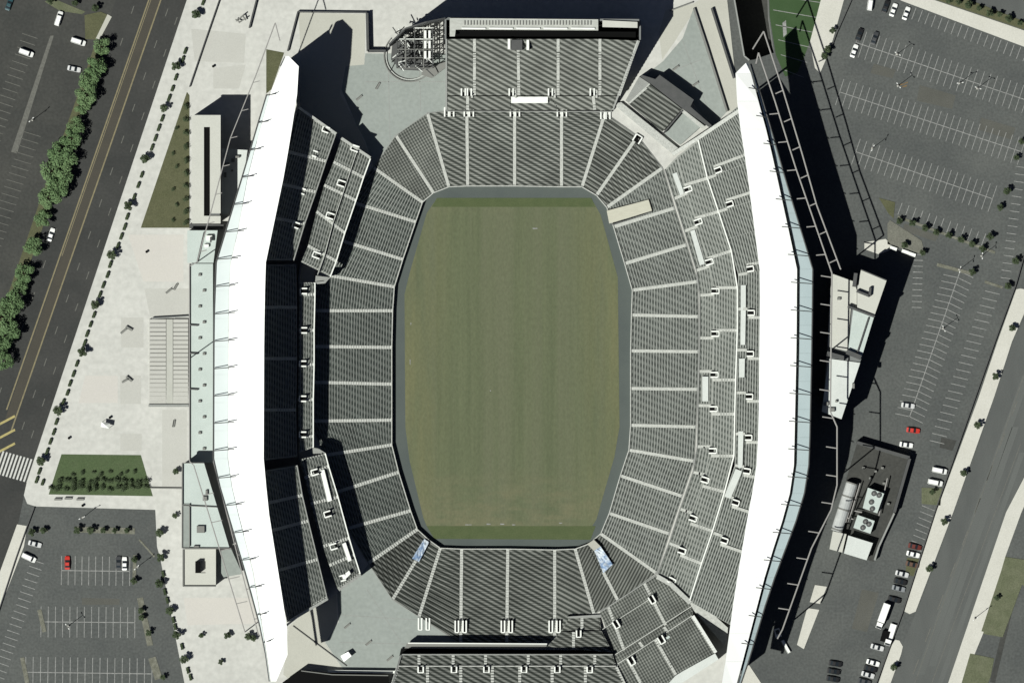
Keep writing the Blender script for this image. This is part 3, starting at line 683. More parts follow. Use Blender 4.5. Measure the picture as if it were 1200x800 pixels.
# small wedge stand
wg = thing('grandstand', 'low wedge of seats squeezed before the slanted corner stand', 'grandstand', P(690, 745, 0))
tier(wg, [((668, 722), (657, 739)), ((682, 722), (682, 737)), ((703, 721), (704, 738))], .5, 2.2, NSU, STEPL, .8, (1,), .5)
tier(wg, [((657, 740), (641, 757)), ((672, 740), (672, 760)), ((705, 739), (718, 764))], 2.8, 5.2, NSU, STEPL, .8, (1,), .5)
vomitory(wg, 678, 742, 0, 1, 3.2, 8, 5, 1.0)
part('front_ledge', MB().prism([(664, 722), (705, 719.5), (705, 723), (668, 724)], -.5, 1.4), M['conc'], wg)
# --- south upper stand
su = thing('grandstand', 'banded stand with balcony cut off by the lower picture edge', 'grandstand', P(600, 790, 0))
part('balcony', MB().prism([(477, 753), (641, 754), (640, 759), (474, 759)], 2.5, 5.0), M['bench'], su)
polywall(su, 'balcony_rail', [(478, 753), (641, 754)], 4.9, 6.1, .35, M['white'])
part('under_deck_shade', MB().prism([(470, 759), (715, 762), (722, 768), (468, 768)], 1.0, 1.4), M['black'], su)  # black strip paints the shade below the deck front
u1 = [471, 491, 531, 569, 619, 657, 697, 718]; u2 = [466, 501, 540, 577, 609, 647, 686, 722]
tier(su, [((u, 767), (u, 779)) if 0 < i < 7 else ((u, 767), (u + (-4 if i == 0 else 4), 779)) for i, u in enumerate(u1)], 10.0, 12.0, NS, STEPL, .8, range(1, 7), .5)
tier(su, [((u, 781), (u + (-16 if i == 0 else (26 if i == 7 else 0)), 834)) for i, u in enumerate(u2)], 12.6, 22.0, NS, STEPL, .8, range(0, 8), .5)
polywall(su, 'guard_rail', [(467, 780), (722, 780)], 11.5, 13.3, .35, M['aisle'])
polywall(su, 'front_parapet', [(471, 766.5), (718, 766.5)], 8.9, 10.9, .4, M['conc'])
polywall(su, 'end_wall', [(470, 767), (450, 834)], 0, [10.9, 22.8], .6, M['conc'])
polywall(su, 'rear_wall', [(450, 836), (744, 836)], 0, 25, .8, M['facade'])
for u in (493, 532, 570, 614, 653, 691): vomitory(su, u, 784, 0, 1, 13.0, 7, 6, 1.1)
# --- west stand
ws = thing('grandstand', 'two tier stand half hidden in the shade of the left white roof', 'grandstand', P(360, 430, 0))
W1n = [((434, 186), (400, 163)), ((426, 208), (391, 190)), ((417, 235), (380, 217)), ((404, 273), (371, 248)), ((394, 306), (361, 288)), ((387, 324), (353, 307))]
tier(ws, W1n, 7.0, 11.6, EWU, STEPL, .96, (1, 2, 3, 4), .6)
W1m = [((369, 331), (351, 331)), ((369, 345), (351, 345)), ((368, 387), (350, 387)), ((368, 427), (350, 427)), ((367, 468), (349, 468)), ((367, 511), (350, 511)), ((367, 524), (351, 530))]
tier(ws, W1m, 7.0, 9.6, EWU, STEPL, .9, (1, 2, 3, 4, 5), .5)
W1s = [((381, 531), (352, 538)), ((385, 546), (357, 560)), ((396, 582), (364, 590)), ((409, 630), (378, 640)), ((415, 650), (386, 662)), ((422, 672), (396, 690))]
tier(ws, W1s, 7.0, 11.4, EWU, STEPL, .96, (1, 2, 3, 4), .6)
W2n = [((393, 158), (350, 128)), ((382, 189), (338, 178)), ((370, 225), (327, 215)), ((357, 262), (318, 255)), ((344, 305), (310, 305))]
tier(ws, W2n, 14.8, 21.5, EWU, STEPL, .9, (1, 2, 3), .6)
W2m = [((347, 310), (306, 310)), ((348, 360), (304, 360)), ((348, 420), (303, 420)), ((347, 480), (303, 480)), ((348, 535), (303, 540))]
tier(ws, W2m, 10.4, 19.0, EWL, STEP, .9, (1, 2, 3), .6)
W2s = [((348, 545), (304, 552)), ((354, 580), (310, 590)), ((361, 610), (316, 622)), ((372, 655), (326, 668)), ((383, 700), (338, 726))]
tier(ws, W2s, 14.8, 21.5, EWU, STEP, .9, (1, 2, 3), .6)
polywall(ws, 'front_parapet', [p[0] for p in W1n], 5.5, 8.0, .4, M['white'])
polywall(ws, 'front_parapet', [(387, 325), (379, 330), (370, 331)], 5.5, 7.9, .4, M['conc'])
polywall(ws, 'front_parapet', [p[0] for p in W1m], 5.5, 8.0, .4, M['white'])
polywall(ws, 'front_parapet', [(367, 525), (373, 526), (381, 531)], 5.5, 7.9, .4, M['conc'])
polywall(ws, 'front_parapet', [p[0] for p in W1s], 5.5, 8.0, .4, M['white'])
part('front_corner', MB().prism([(370, 323), (387, 325), (381, 332), (369, 333)], 5.8, 7.2), M['conc'], ws)
part('front_corner', MB().prism([(366, 522), (376, 527), (383, 545), (368, 545)], 5.8, 7.2), M['conc'], ws)
polywall(ws, 'front_parapet', [p[0] for p in W2n], 10, 16.2, .4, M['conc'])
polywall(ws, 'front_parapet', [p[0] for p in W2s], 10, 16.2, .4, M['conc'])
polywall(ws, 'guard_rail', [(419, 175), (404, 220), (390, 262), (380, 300), (372, 322)], 9.0, 10.4, .25, M['aisle'])
polywall(ws, 'end_wall', [(434, 185), (400, 162)], [0, 0], [8.2, 12.8], .9, M['aisle'])
polywall(ws, 'end_wall', [(394, 157), (350, 126)], [0, 0], [16.2, 22.8], .9, M['aisle'])
polywall(ws, 'end_wall', [(423, 673), (397, 691)], [0, 0], [8.2, 12.6], .9, M['aisle'])
polywall(ws, 'end_wall', [(384, 701), (340, 727)], [0, 0], [16.2, 22.8], .9, M['aisle'])
polywall(ws, 'rear_wall', [(337, 68), (345, 84), (349, 122)], 0, [25, 22, 20], .9, M['facade'])  # added wall run, heights shaped to fill out the shadow at the roof tip
polywall(ws, 'rear_wall', [(350, 120), (334, 180), (306, 290), (300, 330), (299, 530), (308, 600), (338, 728)], 0, 23, .9, M['facade'])
polywall(ws, 'under_wall', [(400, 165), (353, 307), (350, 330), (349, 530), (364, 590), (396, 690)], 0, 8, .6, M['facade'])
for u, v in ((419, 176), (403, 217), (390, 255), (374, 301)): vomitory(ws, u - 3, v - 2, -1, -.35, 9.5, 9, 6, 1.2)
for u, v in ((384, 152), (370, 180), (356, 224), (349, 264)): vomitory(ws, u - 2, v, -1, -.35, 16.4, 8, 6, 1.2)
for u, v in ((356, 341), (356, 387), (355, 426), (355, 467), (355, 509)): vomitory(ws, u, v, -1, 0, 9.0, 8, 6, 1.1)
for u, v in ((369, 553), (384, 602), (391, 640), (401, 677)): vomitory(ws, u, v, -1, .3, 9.4, 8, 6, 1.2)
for uv, zz in (([(375, 551), (380, 550), (389, 586), (384, 588)], 8.6), ([(401, 637), (405, 635), (412, 656), (408, 658)], 8.6), ([(399, 676), (409, 668), (411, 672), (403, 680)], 9.8)):
    platform(ws, uv, zz, .7)
# railing and dark gap objects on the lower tier edge are part of the parapets above

# things lying on the seats
def draped(name, uv, z0, z1, mt, label, cat, nx=6, ny=10, group=None):
    """a sheet following the slope, with folds"""
    a, b_, c, d = uv; mb = MB(); vs = []
    for j in range(ny + 1):
        for i in range(nx + 1):
            l = lerp(a, d, j / ny); r = lerp(b_, c, j / ny); p = lerp(l, r, i / nx)
            zz = z0 + (z1 - z0) * j / ny + random.uniform(0, .5)
            vs.append(P(*p, zz))
    fs = [(j * (nx + 1) + i, j * (nx + 1) + i + 1, (j + 1) * (nx + 1) + i + 1, (j + 1) * (nx + 1) + i) for j in range(ny) for i in range(nx)]
    base = P(*a, z0); mb.add(vs, fs); o = single(name, mb, mt, label, cat, group, tuple(base))
    sm = o.modifiers.new('thickness', 'SOLIDIFY'); sm.thickness = .08
    return o
draped('tarp', ((497, 631), (503, 635), (491, 658), (483, 654)), ROW0_Z + 1.6, ROW0_Z + 3.6, M['tarp'], 'crumpled blue tarp over seats by the lower left field corner', 'tarp')
draped('tarp', ((696, 644), (704, 640), (718, 661), (707, 671)), ROW0_Z + 2.4, ROW0_Z + 4.6, M['tarp'], 'larger blue and white tarp over seats by the lower right corner', 'tarp')
b = MB(); a = [P(688, 637, ROW0_Z + 2), P(696, 632, ROW0_Z + 2), P(704, 640, ROW0_Z + 3.2), P(696, 645, ROW0_Z + 3.2)]
b.hexa([p - Vector((0, 0, 1.2)) for p in a], a); single('stage_deck', b, M['beige'], 'small beige deck at the front of the blue tarp', 'deck', None, tuple(P(696, 640, ROW0_Z)))
b = MB(); a = [P(714, 262, ROW0_Z + 1.8), P(711, 247, ROW0_Z + 1.8), P(760, 234, ROW0_Z + 5.8), P(764, 247, ROW0_Z + 5.8)]
b.hexa([p - Vector((0, 0, 1.0)) for p in a], a)
pt = thing('seat_cover', 'long tan platform covering seats in the upper right bowl', 'platform', P(714, 262, ROW0_Z + .6))
part('cover_deck', b, mat('tan_cover', (.33, .32, .265), .85, (.40, .39, .33), .4, .6, (1, 4, 1)), pt)
polywall(pt, 'edge_wall', [(716, 263.5), (735, 258), (764, 248)], [ROW0_Z, ROW0_Z + 2, ROW0_Z + 4.5], [ROW0_Z + 1.9, ROW0_Z + 3.6, ROW0_Z + 5.9], .25, M['darksteel'])

# ------------------------------------------------------------------ canopy roofs
def seg_points(poly, n):
    """n+1 points spread evenly along a polyline"""
    d = [0]
    for i in range(len(poly) - 1): d.append(d[-1] + (Vector(poly[i + 1]) - Vector(poly[i])).length)
    out = []
    for k in range(n + 1):
        t = d[-1] * k / n; i = max(j for j in range(len(poly) - 1) if d[j] <= t + 1e-6)
        out.append(lerp(poly[i], poly[i + 1], (t - d[i]) / max(1e-6, d[i + 1] - d[i])))
    return out
def at_y(poly, v):
    for i in range(len(poly) - 1):
        a, c = poly[i], poly[i + 1]
        if min(a[1], c[1]) <= v <= max(a[1], c[1]) and a[1] != c[1]: return lerp(a, c, (v - a[1]) / (c[1] - a[1]))
    return poly[0] if v < poly[0][1] else poly[-1]
def roof(label, inner, outer, eave_in, eave_out, vs, zi, zo, ze, eavemat, ticks, side):
    o = thing('canopy_roof', label, 'roof', P(*inner[len(inner) // 2], 0))
    for k in range(len(vs) - 1):
        v0, v1 = vs[k], vs[k + 1] - .12
        i0, i1, o0, o1 = at_y(inner, v0), at_y(inner, v1), at_y(outer, v0), at_y(outer, v1)
        mb = MB(); q = [P(*i0, zi), P(*i1, zi), P(*o1, zo), P(*o0, zo)]
        mb.hexa([p - Vector((0, 0, .9)) for p in q], q); part('roof_panel', mb, M['roofwhite'], o)
        e0, e1, g0, g1 = at_y(eave_in, v0), at_y(eave_in, v1), at_y(eave_out, v0), at_y(eave_out, v1)
        mb = MB(); q = [P(*e0, ze + .6), P(*e1, ze + .6), P(*g1, ze), P(*g0, ze)]
        if (Vector(e0) - Vector(g0)).length > .8:
            mb.hexa([p - Vector((0, 0, .5)) for p in q], q); part('eave_panel', mb, eavemat, o)
            mb = MB(); mb.tube(P(*g0, ze + .1), P(*g1, ze + .1), .28, 5); part('gutter', mb, M['darksteel'], o)
    for v in ticks:
        a = at_y(outer, v - 2); g = at_y(eave_out, v)
        mb = MB(); mb.tube(P(a[0] + side * -7, a[1], zi + .5), P(g[0] + side * .5, g[1], ze + 1.1), .17, 5); part('tie_rod', mb, M['darksteel'], o)
        mb = MB(); c = at_y(eave_in, v); mb.tube(P(*c, 0), P(*c, ze), .4, 6); part('roof_column', mb, M['steel'], o)
    return o
EI = [(862, 86), (861, 92), (866, 140), (875, 197), (891, 322), (890, 400), (889, 500), (886, 555), (877, 600), (860, 700), (851, 770), (844, 812)]
EO = [(876, 72), (900, 160), (909, 200), (934, 315), (933.5, 400), (931, 520), (930, 560), (920, 600), (899, 665), (865, 795), (860, 812)]
EEI = [(879, 75), (902.5, 160), (912, 200), (937, 314), (936.5, 400), (934, 520), (933, 560), (923, 600), (902, 665), (867.5, 795), (862, 812)]
EEO = [(880, 75), (896, 125), (921, 212), (952.5, 315), (951.5, 400), (949, 520), (947, 562), (936, 602), (902, 692), (871, 795), (864, 812)]
evs = [72, 80, 86] + [86 + 32.8 * i for i in range(1, 22)] + [808]
roof('white canopy roof over the right stand with pale blue outer eave', [(876, 72)] + EI, EO, EEI, EEO, [74, 86] + [86 + 32.8 * i for i in range(1, 22)] + [808], 33, 31, 28.5, M['eave_e'], [105 + 32.5 * i for i in range(21)], 1)
WI = [(337, 65), (350, 78), (351, 86), (347, 120), (334, 200), (311, 310), (309.5, 400), (309, 540), (315, 600), (336, 732), (337, 772), (330, 790), (322, 800)]
WO = [(335, 65), (318, 105), (292, 200), (277, 282), (269, 314), (268, 400), (267.5, 545), (274, 580), (298, 672), (313, 765), (318, 800)]
WEI = [(334.5, 65), (317.5, 105), (291.5, 200), (276.5, 282), (268.5, 314), (267.5, 400), (267, 545), (273.5, 580), (297, 672), (312, 765), (317, 800)]
WEO = [(334, 67), (312, 112), (286, 200), (253, 308), (250.5, 380), (250, 542), (256, 565), (290, 680), (309, 750), (316, 800)]
roof('white canopy roof over the left stand facing the broad plaza', WI, WO, WEI, WEO, [66, 78] + [78 + 32.8 * i for i in range(1, 22)] + [798], 33, 31.2, 28.5, M['eave_w'], [112 + 32 * i for i in range(21)], -1)

# ------------------------------------------------------------------ steel frames outboard of the roofs
def frame(label, chords, struts, z, loc, r=.26, posts=()):
    o = thing('steel_frame', label, 'steel frame', loc)
    for ch in chords:
        mb = MB()
        for i in range(len(ch) - 1): mb.tube(P(*ch[i], z), P(*ch[i + 1], z), r, 6)
        part('chord', mb, M['steel'], o)
    for a, c in struts:
        part('strut', MB().tube(P(*a, z - .1), P(*c, z - .1), r * .8, 5), M['steel'], o)
    for p in posts:
        part('post', MB().tube(P(*p, 0), P(*p, z), r, 6), M['steel'], o)
    return o
Eo = [(882, 58), (895, 37), (918, 107), (940, 180), (957, 240), (985, 315)]
Em = [(886, 75), (889, 62), (908, 118), (932, 195), (955, 262), (975, 320)]
Es = [(975, 320), (974, 400), (973, 482), (981, 500), (981, 568), (974, 597), (951, 642), (917, 737), (911, 748)]
st = []
for v in range(106, 316, 33): st.append((at_y(Eo[1:], v), (at_y(Eo[1:], v)[0] - 9, v + 4)))
for v in range(133, 316, 33): st.append((at_y(Em[1:], v), (at_y(Em[1:], v)[0] - 11, v + 1)))
for v in (325, 358, 391, 424, 458, 490, 525, 558, 590, 624, 655, 685, 714): st.append((at_y(Es, v), (at_y(Es, v)[0] - 13, v - 2)))
frame('grey steel frame standing outside the right roof edge', [Eo, Em, Es], st, 28.6, P(960, 320, 0), .27, [Eo[5], (974, 410), (981, 560), (917, 737)])
Wo = [(328, 48), (322.5, 27), (300, 88), (270, 162), (244, 260), (231, 307), (222, 312), (222, 540), (227, 545), (244, 600), (287, 740)]
W2 = [(250, 540), (286, 680), (303, 744)]
st = []
for v in (97, 130, 162, 195, 228, 262, 295): st.append((at_y(Wo[1:], v), (at_y(Wo[1:], v)[0] + 8, v - 2)))
for v in (580, 612, 645, 678, 707): st.append((at_y(Wo, v), (at_y(Wo, v)[0] + 13, v - 3)))
for v in (610, 650, 690, 725): st.append((at_y(W2, v), (at_y(W2, v)[0] + 9, v - 2)))
frame('grey steel frame standing outside the left roof edge', [Wo, W2], st, 28.0, P(232, 310, 0), .2, [Wo[5], (222, 420), (287, 740)])

# ------------------------------------------------------------------ buildings round the stadium
def building(name, label, cat, loc, blocks):
    """blocks: (part name, polygon, base, height, material)"""
    o = thing(name, label, cat, loc)
    par = None
    for nm, uv, z0, z1, mt in blocks: part(nm, MB().prism(uv, z0, z1), M[mt], o)
    return o
nb = building('flat_roofed_block', 'tall cream flat roofed block with long slot beside the grass triangle', 'building', P(241, 200, 0),
   [('wall', [(226, 136), (257.5, 136), (257.5, 261), (226, 261)], 0, 17.4, 'facade'),
    ('roof', [(225, 135), (239, 135), (239, 262), (225, 262)], 17.4, 18.2, 'creamroof'), ('roof', [(246, 135), (258.5, 135), (258.5, 250), (246, 250)], 17.4, 18.2, 'creamroof'),
    ('roof', [(239, 135), (246, 135), (246, 149), (239, 149)], 17.4, 18.2, 'creamroof'), ('roof', [(239, 253), (258.5, 253), (258.5, 262), (239, 262)], 17.4, 18.2, 'creamroof'),
    ('roof_slot', [(239, 149), (246, 149), (246, 253), (239, 253)], 17.4, 17.45, 'black')])
polywall(nb, 'base_wall', [(222, 265), (262, 266)], 0, 3.2, 1.6, M['darksteel'])
def boxes(lst, parent, mt, nm='roof_unit'):
    for u, v, du, dv, z0, z1 in lst: part(nm, MB().prism([(u - du, v - dv), (u + du, v - dv), (u + du, v + dv), (u - du, v + dv)], z0, z1), M[mt], parent)
lr = building('low_annex', 'low white annex with rooftop units between cream block and left roof', 'building', P(274, 205, 0),
   [('wall', [(260, 175), (289, 177), (285, 205), (266, 250), (260, 250)], 0, 7.5, 'facade'), ('roof', [(259.5, 174), (290, 176), (286, 205), (267, 251), (259.5, 251)], 7.5, 8, 'whiteroof2')])
boxes(((266, 192, 3, 1.6, 8, 9.2), (273, 188, 2, 2, 8, 9), (278, 184, 2.4, 1.2, 8, 9.3), (264, 205, 1.4, 3, 8, 9), (272, 200, 1.2, 1.2, 8, 9.4)), lr, 'bench')
lb = building('low_annex', 'pale blue annex roof under the cream block with white boxes', 'building', P(238, 290, 0),
   [('wall', [(220, 271), (254, 271), (249, 307), (220, 307)], 0, 6.6, 'facade'), ('roof', [(219.5, 270), (255, 270), (250, 308), (219.5, 308)], 6.6, 7, 'paleroof')])
boxes(((245, 279, 3.5, 3, 7, 8.6), (242, 288, 2.6, 1.8, 7, 8.2)), lb, 'white'); boxes(((247, 281, 1, 3, 8.7, 9.2),), lb, 'darksteel')
polywall(lb, 'parapet', [(239, 272), (231, 306)], 7, 7.9, .35, M['darksteel'])
fb = building('concourse_block', 'long pale green flat roof strip between plaza and left eave', 'building', P(236, 425, 0),
   [('wall', [(222.5, 310), (249, 310), (249, 541), (222.5, 541)], 0, 6.6, 'facade'), ('roof', [(221.5, 309), (249.5, 309), (249.5, 542), (221.5, 542)], 6.6, 7, 'paleroof')])
boxes([(236 + (i % 2) * 5 - 2, 322 + i * 18.5, 1.6, 1.4, 7, 7.8) for i in range(12)], fb, 'bench', 'roof_vent')
for v in (380, 413, 455): part('roof_beam', MB().prism([(222.5, v), (232, v + .5), (232, v + 2), (222.5, v + 1.5)], 7, 7.9), M['darksteel'], fb)
polywall(fb, 'parapet', [(222, 309.5), (222, 541.5)], 7, 7.8, .3, M['steel'])
sw = building('side_building', 'tall pale flat roofed side building beside the planted plaza bed', 'building', P(235, 595, 0),
   [('wall', [(215, 543), (238, 543), (268, 641), (214, 641)], 0, 15.4, 'facade'), ('roof', [(214, 542), (239, 542), (269, 642), (213, 642)], 15.4, 16, 'paleroof'),
    ('roof_edge', [(213.5, 590), (222, 590), (222, 641), (213.5, 641)], 16, 16.4, 'deck')])
for pts in ([(214, 642), (269, 642.5)], [(214, 542.3), (239, 542.3)], [(213.5, 542), (213.3, 642)], [(214, 592), (254, 594)], [(222, 590), (222, 640)]):
    polywall(sw, 'parapet', pts, 16, 16.9, .3, M['bench'])
boxes(((235, 620, 4.5, 4, 16, 17.2), (240, 584, 2.5, 2.5, 16, 17.0), (242, 577, 1.2, 3, 16, 17), (230, 640, 3, 1, 16, 17)), sw, 'bench')
sl_ = building('side_building', 'low cream building with square courtyard at the left roof end', 'building', P(233, 665, 0),
   [('wall', [(215, 644), (252, 644), (252, 686), (215, 686)], 0, 6.8, 'facade'), ('roof', [(214, 643), (229, 643), (229, 687), (214, 687)], 6.8, 7.4, 'creamroof'), ('roof', [(241, 643), (253, 643), (253, 687), (241, 687)], 6.8, 7.4, 'creamroof'),
    ('roof', [(229, 643), (241, 643), (241, 657), (229, 657)], 6.8, 7.4, 'creamroof'), ('roof', [(229, 671), (241, 671), (241, 687), (229, 687)], 6.8, 7.4, 'creamroof'),
    ('courtyard', [(229, 657), (241, 657), (241, 671), (229, 671)], 4.5, 6.85, 'panel'), ('annex_roof', [(253, 645), (271, 643), (284, 672), (262, 676), (253, 660)], 3.5, 4.2, 'deck')])
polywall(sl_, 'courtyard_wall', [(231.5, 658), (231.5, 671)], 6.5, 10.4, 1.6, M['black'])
polywall(sl_, 'parapet', [(214.5, 643), (214.5, 686.5), (252.5, 686.5)], 7, 8.1, .4, M['bench'])

# office wing on the right
ow = building('office_wing', 'white roofed office wing jutting out from the right stand', 'building', P(1000, 400, 0),
   [('wall', [(977, 322), (1000, 331), (1009, 317), (1038, 329), (1024, 372), (1008, 424), (986, 490), (964, 481), (970, 400)], 0, 16.6, 'facade'),
    ('roof', [(976, 321), (1001, 330), (1004, 340), (1004, 361), (997, 361), (993, 411), (970, 406), (973, 340)], 16.6, 17.2, 'creamroof'),
    ('roof', [(1009, 316), (1039, 328.5), (1025, 369), (1004.5, 361), (1004.5, 340)], 16.6, 18.6, 'creamroof'),
    ('roof', [(1000, 362), (1024, 372), (1009, 421), (993.5, 413)], 16.6, 17.5, 'paleroof'),
    ('roof', [(971, 420), (1008, 425), (986, 491), (963, 482)], 16.6, 17.2, 'whiteroof2')])
for pts, h, t_ in (([(1004, 341), (1019, 347), (1020, 337)], 20.4, .8), ([(993.5, 359), (1025, 371)], 19.4, .8), ([(969, 414), (990, 420)], 19.4, 1.6), ([(992, 412), (1009, 419)], 19.4, 1.6), ([(1003, 320), (1001, 336)], 20.5, 1.2),
                  ([(1009, 316), (1039, 328.5)], 19.2, .35), ([(1018, 372), (1003, 418)], 18.2, .5)):
    polywall(ow, 'parapet', pts, 16.7, h, t_, M['darksteel'])
boxes(((968, 473, 3, 2, 17.2, 18.4), (975, 480, 3, 2.2, 17.2, 18.3), (980, 470, 1.2, 1.2, 17.2, 18.2), (1000, 452, 1.4, 3, 17.2, 17.9), (983, 350, 2, 1.4, 17.2, 18)), ow, 'bench')

# plant yard
yd = thing('yard_wall', 'dark wall enclosing the plant yard below the office wing', 'wall', P(1035, 580, 0))
polywall(yd, 'wall_panel', [(1004, 518), (1066, 536)], 0, 4.2, 1.0, M['darksteel'])
polywall(yd, 'wall_panel', [(1066, 537), (1048, 600)], 0, 4.2, 1.0, M['darksteel'])
polywall(yd, 'wall_panel', [(1048, 601), (1030, 640), (1025, 656)], 0, 3.0, .6, M['conc'])
struct('yard_floor', MB().prism([(1004, 520), (1064, 538), (1046, 602), (1024, 658), (985, 645), (992, 560)], .01, .014), M['asphalt_dark'])
tk = thing('plant_unit', 'long silver rounded plant unit along the yard edge', 'machine', P(990, 594, 0))
b = MB(); a, c = P(998, 566, 0), P(980, 622, 0); d = (c - a).normalized(); n = Vector((-d.y, d.x, 0)); n_seg = 8
ring = [(math.cos(math.pi * i / n_seg) * 2.0, 2.2 + math.sin(math.pi * i / n_seg) * 1.6) for i in range(n_seg + 1)]; ring = [(2.0, .1)] + ring + [(-2.0, .1)]
vs = [p + n * x + Vector((0, 0, z_)) for p in (a, c) for x, z_ in ring]; k = len(ring)
b.add(vs, [(i, i + 1, k + i + 1, k + i) for i in range(k - 1)] + [tuple(range(k)), tuple(range(2 * k - 1, k - 1, -1))]); part('casing', b, mat('galvanised_casing', (.30, .31, .31), .5, (.45, .46, .45), .4, .5), tk)
for t_ in (.0, .28, .55, .97):
    p = a.lerp(c, t_); b = MB(); q = d * .25
    b.add([pp + n * x * 1.06 + Vector((0, 0, z_ * 1.04)) for pp in (p - q, p + q) for x, z_ in ring], [(i, i + 1, k + i + 1, k + i) for i in range(k - 1)]); part('band', b, M['bench'], tk)
def chiller(label, uv, h, fans):
    o = thing('plant_unit', label, 'machine', P(*uv[0], 0))
    part('casing', MB().prism(uv, .02, h), M['paleroof'], o)
    for u, v in fans:
        p = P(u, v, h); part('fan', MB().tube(p, p + Vector((0, 0, .35)), .95, 10), M['darksteel'], o)
        part('fan_hub', MB().tube(p + Vector((0, 0, .35)), p + Vector((0, 0, .5)), .35, 8), M['bench'], o)
    return o
chiller('pale plant unit with three dark fans at top of the yard', [(1017, 571), (1036, 578), (1028, 601), (1011, 595)], 4.4, [(1024, 578), (1030, 580), (1021, 588), (1022, 596)])
bx_ = thing('pipe_rack', 'grey pipes running between the plant units in the yard', 'pipes', P(1006, 590, 0))
for a_, c_ in (((1008, 566), (994, 612)), ((1005, 566), (991, 612)), ((1001, 598), (1010, 600)), ((1000, 608), (992, 606)), ((1040, 560), (1030, 604))):
    part('pipe', MB().tube(P(*a_, 2.2), P(*c_, 2.2), .22, 6), M['steel'], bx_)
for u_, v_ in ((1026, 552), (1020, 560), (1036, 566), (1041, 590), (1012, 548), (1034, 548)):
    part('valve_box', MB().prism([(u_ - 1.6, v_ - 1.3), (u_ + 1.6, v_ - 1), (u_ + 1.3, v_ + 1.4), (u_ - 1.8, v_ + 1.1)], .02, 1.3), M['bench'], bx_)
chiller('smaller pale plant unit with two dark fans in the yard', [(1005, 603), (1025, 610), (1020, 625), (1000, 618)], 3.6, [(1014, 611), (1011, 618), (1018, 614)])
o = building('equipment_shed', 'square white flat roofed shed at lower end of the yard', 'shed', P(1005, 640, 0), [('wall', [(995, 628), (1022, 636), (1015, 655), (990, 647)], 0, 3.8, 'facade'), ('roof', [(994, 627), (1023, 636), (1015.5, 656), (989, 648)], 3.8, 4.2, 'whiteroof2')])
o = building('equipment_shed', 'small cream shed squeezed between the yard and the steel frame', 'shed', P(981, 634, 0), [('wall', [(977, 623), (991, 626), (986, 646), (973, 642)], 0, 3.0, 'facade'), ('roof', [(976, 622), (992, 625.5), (987, 647), (972, 643)], 3.0, 3.4, 'creamroof')])

# plaza steps
ps = thing('plaza_steps', 'broad shallow grey steps set into the pale plaza', 'steps', P(198, 424, .13))
for i in range(20):
    v = 374 + i * 5; zt = .24 + (19 - i) * .06
    part('step', MB().prism([(175, v), (194.5, v), (194.5, v + 4.3), (175, v + 4.3)], .13, zt), M['panel'], ps)
    part('step', MB().prism([(203, v), (220.5, v), (220.5, v + 4.3), (203, v + 4.3)], .13, zt), M['panel'], ps)
part('centre_ramp', MB().hexa([P(195, 474, .13), P(202.5, 474, .13), P(202.5, 374, .13), P(195, 374, .13)], [P(195, 474, .2), P(202.5, 474, .2), P(202.5, 374, 1.2), P(195, 374, 1.2)]), mat('ramp_concrete', (.33, .33, .30), .9, (.38, .38, .35), .3, .5), ps)
polywall(ps, 'top_wall', [(178, 373), (221, 370.5)], .13, 1.7, .35, M['conc'])
polywall(ps, 'bottom_wall', [(174, 475), (221, 475)], .13, .9, .9, M['conc'])

# walls and fences
def wall_thing(label, pts, h, wd, mt, name='low_wall', cat='wall', z0=.1):
    o = thing(name, label, cat, P(*pts[0], 0))
    for i in range(len(pts) - 1):
        part('wall_panel', MB().wall(P(*pts[i], h), P(*pts[i + 1], h), wd, z0, h), M[mt], o)
    return o
wall_thing('dark square wall round the upper left plaza court', [(337, 60), (349, 14), (430, 15)], 1.5, .5, 'darksteel')
wall_thing('dark stepped wall from plaza court to the lattice tower', [(430, 15.5), (431, 60), (452, 60)], 3.0, .9, 'darksteel')
wall_thing('thin dark fence beside the avenue walk at the upper left', [(257, 0), (239, 52), (222, 102)], 1.2, .35, 'darksteel', 'metal_fence', 'fence')
wall_thing('short dark fence at top of the left plaza', [(302, -6), (292, 33)], 1.5, .5, 'darksteel', 'metal_fence', 'fence')
wall_thing('double kerb wall curving down the upper right plaza', [(813, 10), (828, 55), (852, 131)], 1.4, .7, 'bench')
wall_thing('straight dark wall beside the upper right roof tip', [(834, 10), (860, 92)], 1.8, .7, 'darksteel')
wall_thing('pale wall across the gap below the upper right plaza', [(812, 3), (785, 13)], 1.0, .4, 'bench')
wall_thing('low pale wall closing the lower left corner deck', [(384, 786), (466, 787)], 2.6, .9, 'white')
wall_thing('slanted dark wall between beige court and lower left deck', [(343, 733), (406, 780)], .7, .25, 'bench')
wall_thing('thin wall under the planted plaza bed', [(176, 571.5), (215, 572)], .9, .4, 'bench')
wall_thing('long dark kerb fence beside the right parking row', [(1200, 300), (1190, 335), (1166, 400), (1096, 598), (1058, 716), (1024, 808)], 1.1, .3, 'darksteel', 'metal_fence', 'fence')
wall_thing('dark kerb fence between lower left lot and avenue walk', [(40, 594), (31, 618), (18, 655), (-2, 716), (-20, 770)], 1.0, .3, 'darksteel', 'metal_fence', 'fence')
wall_thing('dark kerb fence at lot edge below the top right lane', [(1000, -5), (980, 40), (972, 62)], 1.0, .25, 'darksteel', 'metal_fence', 'fence')
sv = thing('shade_block', 'added black block painting the shaded hollow at the bottom edge below the left deck', 'building', P(395, 800, 0))
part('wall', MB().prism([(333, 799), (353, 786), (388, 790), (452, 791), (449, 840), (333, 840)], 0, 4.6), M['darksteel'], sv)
part('roof', MB().prism([(331, 799), (352, 784), (389, 788.5), (456, 790), (452, 842), (331, 842)], 4.6, 5.0), M['black'], sv)  # made-up block; its black top paints the shade of a sunken area
